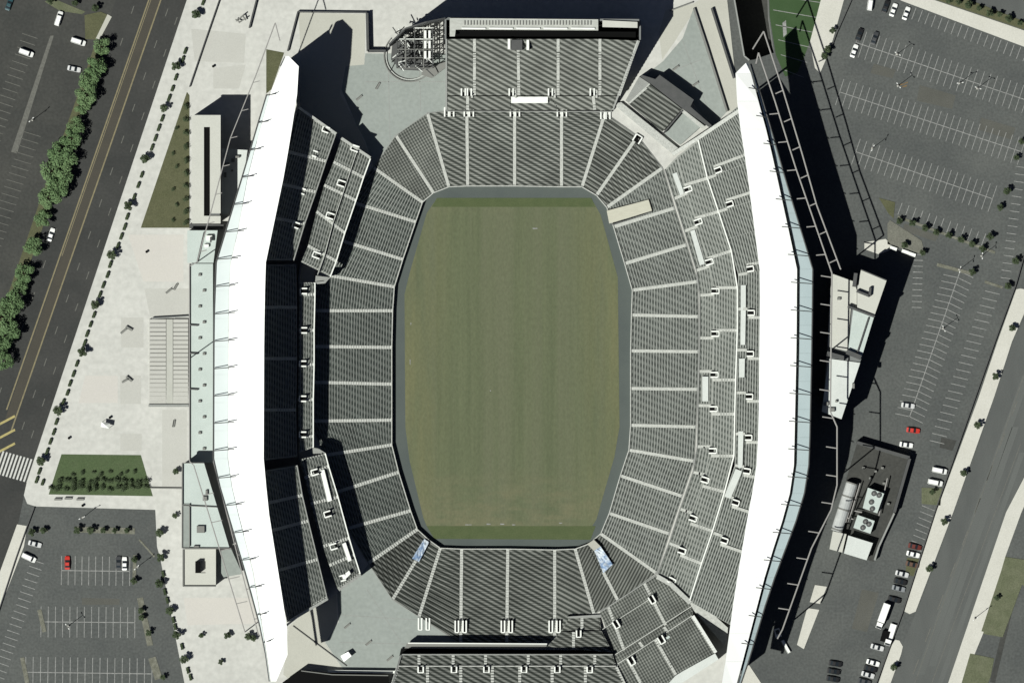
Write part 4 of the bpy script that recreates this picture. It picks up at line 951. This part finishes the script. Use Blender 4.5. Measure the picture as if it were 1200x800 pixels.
polywall(sv, 'parapet', [(353, 785.5), (389, 790), (455, 791)], 4.9, 5.6, .3, M['bench'])

# lattice tower and its ring in the upper left deck
lt = thing('lattice_tower', 'tangled white steel lattice tower above the grey corner deck', 'tower', P(485, 60, .2))
def rod(u0, v0, z0, u1, v1, z1, r=.16): return MB().tube(P(u0, v0, z0), P(u1, v1, z1), r, 5)
for i in range(5):
    u = 465 + i * 10.5
    for v in (33, 46, 58, 68, 80):
        if u < 476 and v < 45: continue
        part('leg', rod(u, v, .2, u, v, 12.5), M['bench'], lt)
for zz in (4.5, 8.5, 12.5):
    for v in (33, 46, 58, 68, 80): part('beam', rod(465 if v > 45 else 476, v, zz, 508, v, zz, .18), M['bench'] if v > 50 else M['white'], lt)
    for i in range(5): part('beam', rod(465 + i * 10.5, 33 if i else 46, zz, 465 + i * 10.5, 80, zz, .2), M['bench'] if i % 2 else M['darksteel'], lt)
random.seed(3)
for k in range(64):
    u, v = random.uniform(462, 505), random.uniform(36, 82); part('brace', rod(u, v, random.uniform(3, 12), u + random.uniform(-9, 9), v + random.uniform(-9, 9), random.uniform(3, 13), .2), M['darksteel'] if k % 2 else M['white'], lt)
for k in range(6):
    u, v = 497 + (k % 2) * 5, 36 + (k // 2) * 12; part('panel', MB().prism([(u, v), (u + 2.6, v), (u + 2.6, v + 9), (u, v + 9)], 12.6, 12.8), M['white'], lt)
for i, r_ in enumerate((30, 27.5)):
    b = MB()
    for k in range(24):
        t0, t1 = math.pi * (.12 + k * 1.12 / 24), math.pi * (.12 + (k + 1) * 1.12 / 24)
        b.wall(P(480 + math.cos(t0) * r_, 66 + math.sin(t0) * r_, .2), P(480 + math.cos(t1) * r_, 66 + math.sin(t1) * r_, .2), .35, .15, .8)
    part('ring_kerb', b, M['bench'] if i == 0 else M['aisle'], lt)
polywall(lt, 'shadow_screen', [(456, 52), (475, 33.5), (500, 26), (522, 21.5)], .2, [29, 29, 29, 27], .5, M['darksteel'])  # tall screen added to cast the shadow beyond the tower
part('base_slab', MB().prism([(460, 48), (506, 36), (508, 84), (470, 82), (458, 70)], .15, .4), M['darksteel'], lt)
b = MB(); b.prism([(494, 82), (524, 72), (524, 78), (506, 92), (494, 88)], .15, 2.2); single('ramp_block', b, M['bench'], 'grey ramp block between lattice tower and tall end stand', 'ramp', None, tuple(P(508, 82, 0)))

# ------------------------------------------------------------------ trees, shrubs, hedges
def leaf_cloud(mb, clumps, n, size):
    for _ in range(n):
        c, r = random.choice(clumps)
        while True:
            p = Vector((random.uniform(-1, 1), random.uniform(-1, 1), random.uniform(-1, 1)))
            if .35 < p.length <= 1: break
        q = Vector(c) + Vector((p.x * r, p.y * r, p.z * r * .75))
        nrm = (p + Vector((random.uniform(-.7, .7), random.uniform(-.7, .7), random.uniform(.1, .9)))).normalized()
        x = nrm.orthogonal().normalized(); y = nrm.cross(x); s = size * random.uniform(.6, 1.3)
        mb.add([q - x * s * .5, q + y * s * .35, q + x * s * .5, q - y * s * .35], [(0, 1, 2, 3)])
def tree_proto(name, rad, h, nclump, nleaf, size, leafmat, seed):
    random.seed(seed)
    o = bpy.data.objects.new(name, None); col.objects.link(o)
    cl = [((0, 0, h * .68), rad * .55)]
    for i in range(nclump):
        t = 2 * math.pi * i / nclump + random.uniform(-.4, .4); d = rad * random.uniform(.45, .72)
        cl.append(((math.cos(t) * d, math.sin(t) * d, h * random.uniform(.45, .8)), rad * random.uniform(.28, .48)))
    tm = MB(); tm.tube((0, 0, 0), (0, 0, h * .6), rad * .075, 7, rad * .04)
    for c, r in cl[1:]: tm.tube((0, 0, h * .35), c, rad * .035, 5, rad * .012)
    t_ = bpy.data.objects.new('trunk', tm.mesh('trunk')); t_.data.materials.append(M['bark']); col.objects.link(t_); t_.parent = o
    cm = MB(); leaf_cloud(cm, cl, nleaf, size)
    c_ = bpy.data.objects.new('crown', cm.mesh('crown')); c_.data.materials.append(leafmat); col.objects.link(c_); c_.parent = o
    return o
BIG = [tree_proto('median_tree', 4.0, 7.5, 9, 1700, .62, M['leaf'], 11 + i) for i in range(3)]
SMALL = [tree_proto('small_tree', 1.5, 4.2, 6, 1000, .36, M['leaf_dark'], 31 + i) for i in range(3)]
used = set()
def plant(protos, u, v, r_px, base_r, label, cat, group, i, hs=1.0, z=.1):
    p = protos[i % len(protos)]
    o = p if p.name not in used else copy_tree(p)
    used.add(p.name)
    s = r_px * S0 / base_r
    o.location = P(u, v, z); o.scale = (s, s, s * hs); o.rotation_euler = (0, 0, random.uniform(0, 6.28))
    return tag(o, label, cat, group)
random.seed(5)
med = [(120, 55, 11), (112, 80, 14), (106, 96, 13), (102, 112, 13), (97, 125, 10), (90, 147, 11), (84, 163, 13), (70, 181, 15), (80, 184, 13), (62, 200, 15), (74, 205, 14), (68, 217, 15), (58, 232, 14), (51, 256, 11), (40, 290, 12), (29, 320, 12), (24, 337, 10), (14, 354, 15), (3, 372, 15), (12, 388, 14), (1, 405, 15), (6, 423, 11)]
for i, (u, v, r_) in enumerate(med):
    lab = f"{nth(i + 1)} leafy green tree down the avenue median from its upper end"
    plant(BIG, u, v, r_, 4.0, lab, 'tree', 'green trees along the avenue median', i)
plant(SMALL, 112, 10, 5, 1.5, 'small dark tree on the bare verge above the median', 'tree', 'small dark trees', 0)
plant(SMALL, 60, 1, 5, 1.5, 'small dark tree on the verge cut by the top left edge', 'tree', 'small dark trees', 1)
plant(SMALL, 88, 4, 4, 1.5, 'small dark bush in the middle of the top left verge', 'tree', 'small dark trees', 2)
kerb = [(230, 17, 6), (207, 78, 6), (192, 127, 5), (170, 186, 6), (151, 241, 6), (131, 299, 6), (112, 357, 6), (97, 412, 6), (68, 481, 6), (48, 540, 6)]
for i, (u, v, r_) in enumerate(kerb):
    plant(SMALL, u, v, r_, 1.5, f"{nth(i + 1)} round street tree down the avenue kerb from the top", 'tree', 'street trees along the avenue kerb', i)
lots = [((51, 621), 'small dark tree at the gate of the lower left lot'), ((90, 621), 'first tree from the left in the long lot island'), ((106, 621), 'second tree from the left in the long lot island'), ((121, 621), 'third tree from the left in the long lot island'),
        ((135, 621), 'fourth tree from the left in the long lot island'), ((149, 621), 'rightmost tree in the long island of the lower left lot'), ((158, 655), 'upper tree at the right end beside the white parked car'), ((157, 680), 'lower tree at the right end below the white parked car'),
        ((165, 715), 'upper of two touching trees at the second stall row end'), ((166, 723), 'lower of two touching trees at the second stall row end'), ((174, 741), 'tree on the tip of the second stall row island'), ((191, 793), 'dark tree beside the lowest stall row island'),
        ((236, 744), 'left tree in the row on the lower plaza'), ((267, 744), 'middle tree in the row on the lower plaza'), ((291, 745), 'dark bush under the lower tip of the left steel frame'), ((297, 747), 'rounder bush touching the left roof near its lower end'), ((259, 775), 'lone dark shrub on the lower plaza'),
        ((1180, 224), 'upper dark tree at the right end of the fourth stall row'), ((1172, 243), 'lower dark tree at the right end of the fourth stall row'), ((1160, 277), 'dark tree above the end of the island tree row'),
        ((1081, 296), 'round dark tree at the corner of the worn verge'), ((1060, 287), 'small dark tree inside the worn verge'), ((1139, 319), 'dark tree at the right end of the short island'), ((1190, 306), 'dark tree beside the lot entrance at right'), ((1181, 335), 'dark tree at the head of the right sidewalk'),
        ((975, 36), 'green bush on the kerb of the upper right walk'), ((970, 58), 'larger dark bush at the foot of the upper right walk'), ((966, 66), 'low dark bush where the steel frame shadow starts'), ((1197, 166), 'dark tree cut by the right edge by stall row three'), ((1191, 185), 'dark tree just below stall row three'),
        ((1168, 700), 'lone dark tree on the right grass verge'), ((38, 623), 'tiny dark bush beside the lower left kerb fence'), ((205, 604), 'dark shrub on the plaza right of the planted bed'), ((206, 552), 'lone small round tree right of the planted bed'), ((1092, 576), 'small bush on the square verge below two white cars')]
for i, ((u, v), lab) in enumerate(lots):
    plant(SMALL, u, v, random.uniform(3.4, 4.8), 1.5, lab, 'tree', 'small dark trees', i)
for i, (u, v) in enumerate(((1054, 259), (1069, 261), (1084, 267), (1097, 272), (1112, 276), (1126, 281), (1139, 286), (1151, 292))):
    plant(SMALL, u, v, 4.4, 1.5, f"{nth(i + 1)} tree from the left in the slanted lot island", 'tree', 'trees in the slanted island', i)
for i, (u, v) in enumerate(((1186, 384), (1166, 441), (1145, 498), (1129, 554), (1106, 611), (1089, 666), (1047, 781))):
    plant(SMALL, u, v, 4.6, 1.5, f"{nth(i + 1)} small street tree down the right sidewalk", 'tree', 'street trees on the right sidewalk', i)
for i, (u, v) in enumerate(((1112, 0), (1123, 3), (1135, 6), (1147, 10), (1160, 16), (1171, 17), (1182, 22), (1195, 27))):
    plant(SMALL, u, v, 5.0 if i % 2 == 0 else 3.6, 1.5, f"{nth(i + 1)} dark tree from the left along the top right verge", 'tree', 'trees along the top right verge', i)
for i, (u, v) in enumerate(((187, 624), (188, 653), (187, 683), (199, 715), (207, 743), (216, 772))):
    plant(SMALL, u, v, 5.4, 1.5, f"{nth(i + 1)} round tree down the plaza edge beside the lower left lot", 'tree', 'trees along the lot edge of the plaza', i)
# shrubs in the planted bed and the grass triangle
def shrub_proto(name, r, h, n, seed, mt):
    random.seed(seed); mb = MB(); leaf_cloud(mb, [((0, 0, h * .55), r), ((r * .4, r * .2, h * .5), r * .6), ((-r * .4, -r * .1, h * .5), r * .6)], n, .34)
    o = bpy.data.objects.new(name, mb.mesh(name)); o.data.materials.append(mt); col.objects.link(o); return o
SH = shrub_proto('shrub', 1.0, 2.0, 170, 51, M['leaf_dark'])
first = True
def shrub(u, v, s, label, group, cat='shrub', z=.18):
    global first
    o = SH if first else SH.copy()
    if not first: col.objects.link(o)
    first = False
    o.location = P(u, v, z); o.scale = (s, s, s); o.rotation_euler = (0, 0, random.uniform(0, 6)); return tag(o, label, cat, group)
random.seed(9)
for row, (v0, us, s, nm) in enumerate(((572, [60 + 8.6 * i for i in range(14)], 1.25, 'front row'), (564, [70 + 8.4 * i for i in range(13)], 1.25, 'middle row'), (554, [86, 96, 109, 118, 130, 141, 148, 157], .9, 'thin back row'))):
    for i, u in enumerate(us):
        shrub(u + random.uniform(-1, 1), v0 + random.uniform(-2, 2), s * random.uniform(.85, 1.15), f"{nth(i + 1)} dark shrub from the left in the {nm} of the planted bed", 'shrubs in the planted bed')
for i, v in enumerate((125, 140, 156, 172, 188, 203, 218, 233, 248, 261)):
    shrub(218, v, 1.2, f"{nth(i + 1)} shrub down the right side of the grass triangle", 'shrubs edging the grass triangle')
for i, v in enumerate((150, 180, 195, 222, 240, 258)):
    shrub(207 - (i % 2) * 4, v, .8, f"{nth(i + 1)} small shrub down the middle of the grass triangle", 'shrubs inside the grass triangle')
# clipped hedges along the kerbs
def hedge_proto():
    random.seed(77); mb = MB()
    for _ in range(240):
        p = Vector((random.uniform(-.42, .42), random.uniform(-1.15, 1.15), random.uniform(.3, 1.1))); nrm = Vector((random.uniform(-1, 1), random.uniform(-1, 1), random.uniform(.2, 1.2))).normalized()
        x = nrm.orthogonal().normalized(); y = nrm.cross(x); s = random.uniform(.2, .42); mb.add([p - x * s * .5, p + y * s * .4, p + x * s * .5, p - y * s * .4], [(0, 1, 2, 3)])
    mb.box(0, 0, 0, .95, .7, 2.1)
    o = bpy.data.objects.new('hedge', mb.mesh('hedge')); o.data.materials.append(M['leaf_dark']); col.objects.link(o); return o
HG = hedge_proto()
hl = [(238, 3), (217, 60), (214, 70), (206, 91), (202, 104), (198, 115), (190, 139), (186, 150), (182, 162), (178, 173), (166, 205), (162, 217), (157, 231), (149, 254), (146, 266), (142, 277), (138, 288), (129, 310), (126, 322), (121, 334), (117, 345), (110, 369), (106, 380), (102, 391), (99, 402), (90, 426), (86, 438), (82, 449), (79, 460), (74, 471), (66, 494), (63, 506), (59, 517), (55, 529), (46, 552), (43, 562), (50, 565)]
ha = math.atan2(400, 139) - math.pi / 2
for i, (u, v) in enumerate(hl):
    o = HG if i == 0 else HG.copy()
    if i: col.objects.link(o)
    o.location = P(u, v, .12); o.rotation_euler = (0, 0, ha - math.pi); o.scale = (1, random.uniform(.9, 1.1), 1)
    tag(o, f"{nth(i + 1)} dark clipped hedge down the avenue kerb from the top", 'hedge', 'hedges along the avenue kerb')
for i, (u, v) in enumerate(((191, 672), (193, 693), (196, 703), (203, 726), (205, 734), (213, 757), (220, 785), (223, 793))):
    o = HG.copy(); col.objects.link(o); o.location = P(u, v, .12); o.rotation_euler = (0, 0, R(14)); o.scale = (1, .95, 1)
    tag(o, f"{nth(i + 1)} dark hedge down the plaza edge by the lower left lot", 'hedge', 'hedges along the lot edge of the plaza')

# ------------------------------------------------------------------ vehicles
PAINT = {}
def paint(name, c):
    if name not in PAINT: PAINT[name] = mat(name + '_car_paint', c, .35, spec=.5)
    return PAINT[name]
def obj(name, mb, mt, parent):
    o = bpy.data.objects.new(name, mb.mesh(name)); o.data.materials.append(mt); col.objects.link(o); o.parent = parent; return o
def loft(mb, secs):
    """secs: list of rings with equal vertex counts"""
    n = len(secs[0]); base = len(mb.v); vs = [p for s in secs for p in s]; fs = []
    for k in range(len(secs) - 1):
        for i in range(n): fs.append((k * n + i, k * n + (i + 1) % n, (k + 1) * n + (i + 1) % n, (k + 1) * n + i))
    fs += [tuple(range(n)), tuple(range(len(vs) - 1, len(vs) - n - 1, -1))]
    mb.add(vs, fs)
def car_proto(name, L, W, H, hood, boot, van=False):
    o = bpy.data.objects.new(name, None); col.objects.link(o); hl_, hw = L / 2, W / 2
    belt = H * .62
    def ring(x, w_, top): return [(x, -w_, .28), (x, w_, .28), (x, w_, top * .72), (x, w_ * .88, top), (x, -w_ * .88, top), (x, -w_, top * .72)]
    b = MB(); loft(b, [ring(-hl_, hw * .82, belt * .86), ring(-hl_ + .35, hw, belt), ring(-hl_ + boot, hw, belt + .03), ring(hl_ - hood, hw, belt + .03), ring(hl_ - .45, hw * .97, belt * .9), ring(hl_, hw * .78, belt * .74)])
    obj('body', b, paint('silver', (.5, .5, .5)), o)
    c0, c1 = -hl_ + boot * .7, hl_ - hood * .95
    r0, r1 = (c0 + (.15 if van else .75), c1 - (.7 if van else .95))
    b = MB(); b.hexa([(c0, -hw * .86, belt), (c1, -hw * .86, belt), (c1, hw * .86, belt), (c0, hw * .86, belt)], [(r0, -hw * .7, H - .04), (r1, -hw * .7, H - .04), (r1, hw * .7, H - .04), (r0, hw * .7, H - .04)])
    obj('windows', b, M['glass'], o)
    b = MB(); b.hexa([(r0 - .05, -hw * .72, H - .05), (r1 + .05, -hw * .72, H - .05), (r1 + .05, hw * .72, H - .05), (r0 - .05, hw * .72, H - .05)], [(r0 + .1, -hw * .62, H + .02), (r1 - .1, -hw * .62, H + .02), (r1 - .1, hw * .62, H + .02), (r0 + .1, hw * .62, H + .02)])
    obj('roof_panel', b, paint('silver', None), o)
    for x in (-hl_ + .85, hl_ - .9):
        for s in (-1, 1):
            b = MB(); b.tube((x, s * (hw - .2), .33), (x, s * (hw + .01), .33), .33, 10); obj('wheel', b, M['tyre'], o)
    for s in (-1, 1):
        b = MB(); b.box(hl_ - .1, s * hw * .6, belt * .5, belt * .7, .12, .35); obj('headlight', b, M['lamp'], o)
    return o
SED = car_proto('parked_car', 4.7, 1.85, 1.45, 1.35, .95)
VAN = car_proto('parked_van', 5.2, 2.0, 1.95, 1.0, .25, True)
PC = {'white': (.72, .72, .70), 'silver': (.42, .43, .43), 'grey': (.20, .21, .22), 'dark grey': (.045, .047, .05), 'black': (.012, .012, .013), 'red': (.42, .03, .02), 'maroon': (.10, .02, .015), 'teal': (.02, .06, .07), 'brown': (.09, .05, .035)}
carused = set()
def car(proto, u, v, ang, colr, label, cat='car', group='parked cars', scale=1.0):
    o = proto if proto.name not in carused else copy_tree(proto)
    carused.add(proto.name)
    o.location = P(u, v, .03); o.rotation_euler = (0, 0, R(ang)); o.scale = (scale,) * 3
    for ch in o.children:
        if ch.name.startswith(('body', 'roof_panel', 'cab', 'hood')):
            ch.material_slots[0].link = 'OBJECT'; ch.material_slots[0].material = paint(colr.replace(' ', '_'), PC[colr])
    return tag(o, label, cat, group)
car(SED, 11, 5, 70, 'teal', 'dark teal car cut by the top left edge')
car(VAN, 69, 22, 72, 'white', 'white van parked along the faded walkway top left', 'van')
car(VAN, 92, 49, -18, 'white', 'white van nosed against the median below the verge', 'van')
car(SED, 87, 81, -12, 'silver', 'silver car beside the median trees')
car(VAN, 31, 62, -20, 'white', 'white van standing alone in the left lot', 'van')
car(SED, 60, 275, 71, 'white', 'white car driving on the avenue', 'car', 'cars on the avenue')
ang = 70
car(VAN, 1020, 4, ang + 12, 'white', 'white van at top of the upper right lot', 'van')
car(SED, 1038, 8, ang, 'black', 'black car beside the white pair at the top right walk')
car(SED, 1047, 12, ang, 'white', 'left white car of the pair below the top right walk')
car(SED, 1062, 16, ang, 'white', 'right white car of the pair below the top right walk')
car(SED, 1007, 41, ang, 'black', 'black car at the left end of stall row two')
car(SED, 1025, 45, ang, 'dark grey', 'dark grey car second from left in stall row two')
car(SED, 1001, 60, ang, 'white', 'white car right below the black one in row two')
car(SED, 1064, 475, -8, 'silver', 'silver car above the red car in the right lot')
car(SED, 1070, 504, -8, 'red', 'bright red car in the right lot')
car(SED, 1062, 521, -8, 'white', 'white car just below the red car in right lot')
car(VAN, 1101, 551, -12, 'white', 'upper white van of two near the square verge', 'van')
car(VAN, 1096, 565, -12, 'white', 'lower white van of two near the square verge', 'van')
car(SED, 1072, 640, -14, 'maroon', 'maroon car at top of the crowded kerb row')
car(SED, 1070, 649, -14, 'white', 'white car between maroon and brown cars on the kerb')
car(SED, 1069, 661, -14, 'brown', 'brown car on bare earth in the crowded kerb row')
car(SED, 1057, 672, -14, 'silver', 'silver car above two dark cars in the kerb row')
car(SED, 1055, 681, -14, 'black', 'black car directly under the silver car')
car(SED, 1053, 689, -14, 'grey', 'grey car between two black cars in kerb row')
car(SED, 1048, 702, -14, 'black', 'black car just above the long white truck')
car(SED, 1028, 758, -16, 'silver', 'silver car below the long white truck')
car(SED, 1023, 776, -16, 'white', 'white car above a dark car at the lower right kerb')
car(SED, 1020, 783, -16, 'black', 'black car between two light cars at lower kerb')
car(SED, 1017, 790, -16, 'silver', 'silver car second from the bottom of kerb row')
car(SED, 1013, 798, -16, 'dark grey', 'dark grey car cut by the bottom edge in kerb row')
car(SED, 979, 777, -10, 'black', 'top of three black cars parked off the lower kerb')
car(SED, 977, 786, -10, 'black', 'middle of three black cars parked off the lower kerb')
car(SED, 976, 795, -10, 'black', 'bottom of three black cars parked off the lower kerb')
car(SED, 41, 637, -15, 'silver', 'silver car by the kerb fence of lower left lot')
car(VAN, 34, 653, -25, 'white', 'white van by the kerb fence of lower left lot', 'van')
car(SED, 79, 659, 90, 'red', 'red car in the first row of lower left lot')
car(SED, 139, 659, 90, 'dark grey', 'dark grey car beside the white one in lower left lot')
car(SED, 146, 660, 90, 'white', 'white car at right end of the first row lower left')
# long truck and crane truck
def truck(label, u, v, ang, boxlen, flat):
    o = thing('box_truck', label, 'truck', P(u, v, .02))
    o.rotation_euler = (0, 0, R(ang))
    b = MB()
    if flat: b.box(-1.4, 0, .9, 1.3, boxlen, 2.2)
    else: b.box(-1.4, 0, .9, 3.5, boxlen, 2.5, 0, .97)
    obj('cargo_box' if not flat else 'flat_bed', b, paint('white', PC['white']), o)
    x = -1.4 + boxlen / 2 + 1.2
    b = MB(); loft(b, [[(x - 1, -1.1, .5), (x - 1, 1.1, .5), (x - 1, 1.05, 2.5), (x - 1, -1.05, 2.5)], [(x + .3, -1.1, .5), (x + .3, 1.1, .5), (x + .2, .98, 2.5), (x + .2, -.98, 2.5)], [(x + 1.1, -1.05, .5), (x + 1.1, 1.05, .5), (x + .9, 1.0, 1.4), (x + .9, -1.0, 1.4)]])
    obj('cab', b, paint('white', PC['white']), o)
    b = MB(); b.hexa([(x + .32, -.95, 1.5), (x + .95, -.92, 1.45), (x + .95, .92, 1.45), (x + .32, .95, 1.5)], [(x + .3, -.9, 2.45), (x + .42, -.9, 2.4), (x + .42, .9, 2.4), (x + .3, .9, 2.45)]); obj('windscreen', b, M['glass'], o)
    for xx in (x, -1.4 - boxlen * .3, -1.4 - boxlen * .3 + 1.1):
        for s in (-1, 1): b = MB(); b.tube((xx, s * .85, .48), (xx, s * 1.15, .48), .48, 10); obj('wheel', b, M['tyre'], o)
    return o
truck('long white box truck parked along the lower right kerb', 1034, 722, 250, 7.0, False)
truck('white flatbed truck tucked behind the long box truck', 1043, 744, 252, 5.5, True)
single('dumpster', MB().box(*P(1037, 745, 0)[:2], .05, 1.6, 2.4, 3.6, R(-16), 1.1), M['black'], 'black open dumpster between the truck and flatbed', 'dumpster', None, tuple(P(1037, 745, 0)))

# ------------------------------------------------------------------ street furniture
def pole_proto():
    o = bpy.data.objects.new('light_pole', None); col.objects.link(o)
    b = MB(); b.tube((0, 0, .0), (0, 0, .9), .32, 8); obj('pole_base', b, M['walk'], o)
    b = MB(); b.tube((0, 0, .9), (0, 0, 9.2), .11, 8, .08); obj('pole', b, M['steel'], o)
    for s in (-1, 1):
        b = MB(); b.tube((0, 0, 9.1), (s * .7, 0, 9.3), .06, 6); obj('arm', b, M['steel'], o)
        b = MB(); b.box(s * .9, 0, 9.2, 9.4, .6, .32, 0, .85); obj('lamp_head', b, M['lamp'], o)
    return o
PL = pole_proto(); plused = False
for u, v, lab in ((80, 733, 'tall twin lamp pole in the second stall row lower left'), (97, 606, 'tall twin lamp pole at the head of lower left lot'), (38, 141, 'tall twin lamp pole in the lot left of the avenue'), (1051, 64, 'left lamp pole in stall row two upper right'),
                  (1052, 101, 'lamp pole beside the orange marks'), (1124, 98, 'lamp pole in the middle of stall row two'), (1145, 104, 'lamp pole right of centre in stall row two'), (1022, 174, 'lamp pole at left end of stall row four'), (1124, 316, 'lamp pole on the short island of right lot'), (1105, 385, 'lamp pole on the long line of right lot'),
                  (1150, 300, 'lamp pole at the right end of the slanted island'), (161, 664, 'lamp pole at the end of the first row lower left'), (1142, 724, 'lamp pole on the far right sidewalk')):
    o = copy_tree(PL) if plused else PL; plused = True
    o.location = P(u, v, .03); o.rotation_euler = (0, 0, random.uniform(0, 3)); tag(o, lab, 'light pole', 'parking lot light poles')
# white market tent, plaza furniture
tn = thing('canopy_tent', 'small white tent standing alone on the wide plaza', 'tent', P(123, 498, .13))
b = MB(); b.add([P(119, 494, 3.0), P(129, 496, 3.0), P(128, 502, 3.0), P(118, 500, 3.0), P(123.5, 498, 4.0)], [(0, 1, 4), (1, 2, 4), (2, 3, 4), (3, 0, 4)]); part('tent_top', b, M['white'], tn)
for u, v in ((119.5, 494.5), (128.5, 496.5), (127.5, 501.5), (118.5, 499.5)): part('leg', MB().tube(P(u, v, .13), P(u, v, 3.0), .08, 5), M['steel'], tn)
def bench(u, v, ang, label):
    o = thing('bench', label, 'bench', P(u, v, .13), 'plaza benches'); o.rotation_euler = (0, 0, R(ang))
    b = MB(); b.box(0, 0, .42, .5, 2.6, .6); obj('seat', b, M['bench'], o)
    b = MB(); b.hexa([(-1.3, .26, .5), (1.3, .26, .5), (1.3, .34, .5), (-1.3, .34, .5)], [(-1.3, .4, 1.0), (1.3, .4, 1.0), (1.3, .46, 1.0), (-1.3, .46, 1.0)]); obj('backrest', b, M['bench'], o)
    for s in (-1, 1): b = MB(); b.box(s * 1.0, 0, 0, .42, .1, .5); obj('leg', b, M['darksteel'], o)
for u, v, a_, lab in ((145, 388, 40, 'bench left of the broad plaza steps'), (151, 385, -30, 'bench nearest the upper steps corner'), (147, 446, 30, 'bench below the steps on grey panel'), (151, 444, -40, 'bench beside the one on the grey panel'), (198, 341, 40, 'bench on the grey panel above the steps'), (206, 336, 60, 'bench above right of the grey panel'),
                      (204, 496, 80, 'bench by the pale green roof strip'), (68, 585, 0, 'left bench under the planted bed'), (80, 584, 0, 'middle bench under the planted bed'), (94, 585, 0, 'right bench under the planted bed'), (443, 101, 60, 'bench at left of the upper deck'), (421, 115, 40, 'bench low on the upper left deck'),
                      (792, 80, 35, 'bench at top of the upper right deck'), (815, 99, 35, 'bench at foot of the upper right deck'), (407, 733, 40, 'bench high on the lower left deck'), (432, 753, 40, 'bench midway down the lower left deck'), (457, 771, 40, 'bench beside the lower stand on the deck')):
    bench(u, v, a_, lab)
def bin_(u, v, label):
    o = thing('litter_bin', label, 'bin', P(u, v, .13), 'plaza bins'); b = MB(); b.tube((0, 0, 0), (0, 0, 1.0), .38, 10, .45); obj('bin_body', b, M['darksteel'], o)
    b = MB(); b.tube((0, 0, 1.0), (0, 0, 1.15), .48, 10, .2); obj('lid', b, M['black'], o)
bin_(172, 295, 'dark round bin alone on the warm paving'); bin_(250, 78, 'dark round bin on the upper left plaza'); bin_(129, 489, 'dark round bin beside the white tent'); bin_(81, 513, 'dark bin left below the white tent'); bin_(97, 592, 'dark bin on the walk under the planted bed')
sc_ = thing('sculpture', 'bent dark metal sculpture on the top left plaza', 'sculpture', P(281, 22, .13))
for i, (u0, v0, u1, v1, z0, z1) in enumerate(((277, 25, 286, 17, .2, 2.5), (280, 27, 289, 21, .2, 2.0), (284, 18, 288, 24, 2.0, 1.2), (276, 23, 281, 26, 1.5, 1.8))):
    part('bar', MB().tube(P(u0, v0, z0), P(u1, v1, z1), .25, 6), M['bench'], sc_)
kt = thing('ticket_kiosk', 'small white kiosk on the lower left corner deck', 'kiosk', P(405, 769, .2))
part('wall', MB().prism([(400, 768), (408, 764), (411, 768), (403, 774)], .2, 2.8), M['white'], kt); part('roof', MB().prism([(399, 768), (408, 763), (412, 768), (403, 775)], 2.8, 3.1), M['roofwhite'], kt)
for i, (u, v) in enumerate(((1047, 291), (1061, 295), (1069, 298))):
    o = thing('barrier', ('left', 'middle', 'right')[i] + ' of three white barriers by the worn verge and office wing shadow', 'barrier', P(u, v, 0), 'white barriers at the worn verge')
    part('block', MB().wall(P(u - 4, v - 1.4, 1), P(u + 4, v + 1.4, 1), 1.1, 0, 1.0), M['white'], o); part('foot', MB().wall(P(u - 4.3, v - 1.5, 1), P(u + 4.3, v + 1.5, 1), 1.6, 0, .3), M['conc'], o)
vb = thing('vent_shaft', 'white vent box by the lower tip of the right frame', 'vent', P(911, 742, 0))
part('shaft', MB().prism([(907, 737), (913, 735), (916, 745), (909, 747)], 0, 3.2), M['white'], vb); part('grille', MB().prism([(908.5, 738.5), (912.5, 737), (914, 742), (910, 743)], 3.2, 3.5), M['darksteel'], vb)
o = thing('barrier', 'short white concrete barrier below the right frame tip', 'barrier', P(921, 757, 0)); part('block', MB().wall(P(917, 750, 1), P(925, 764, 1), .9, 0, 1.1), M['white'], o); part('foot', MB().wall(P(916.6, 749.4, 1), P(925.4, 764.6, 1), 1.5, 0, .35), M['conc'], o)
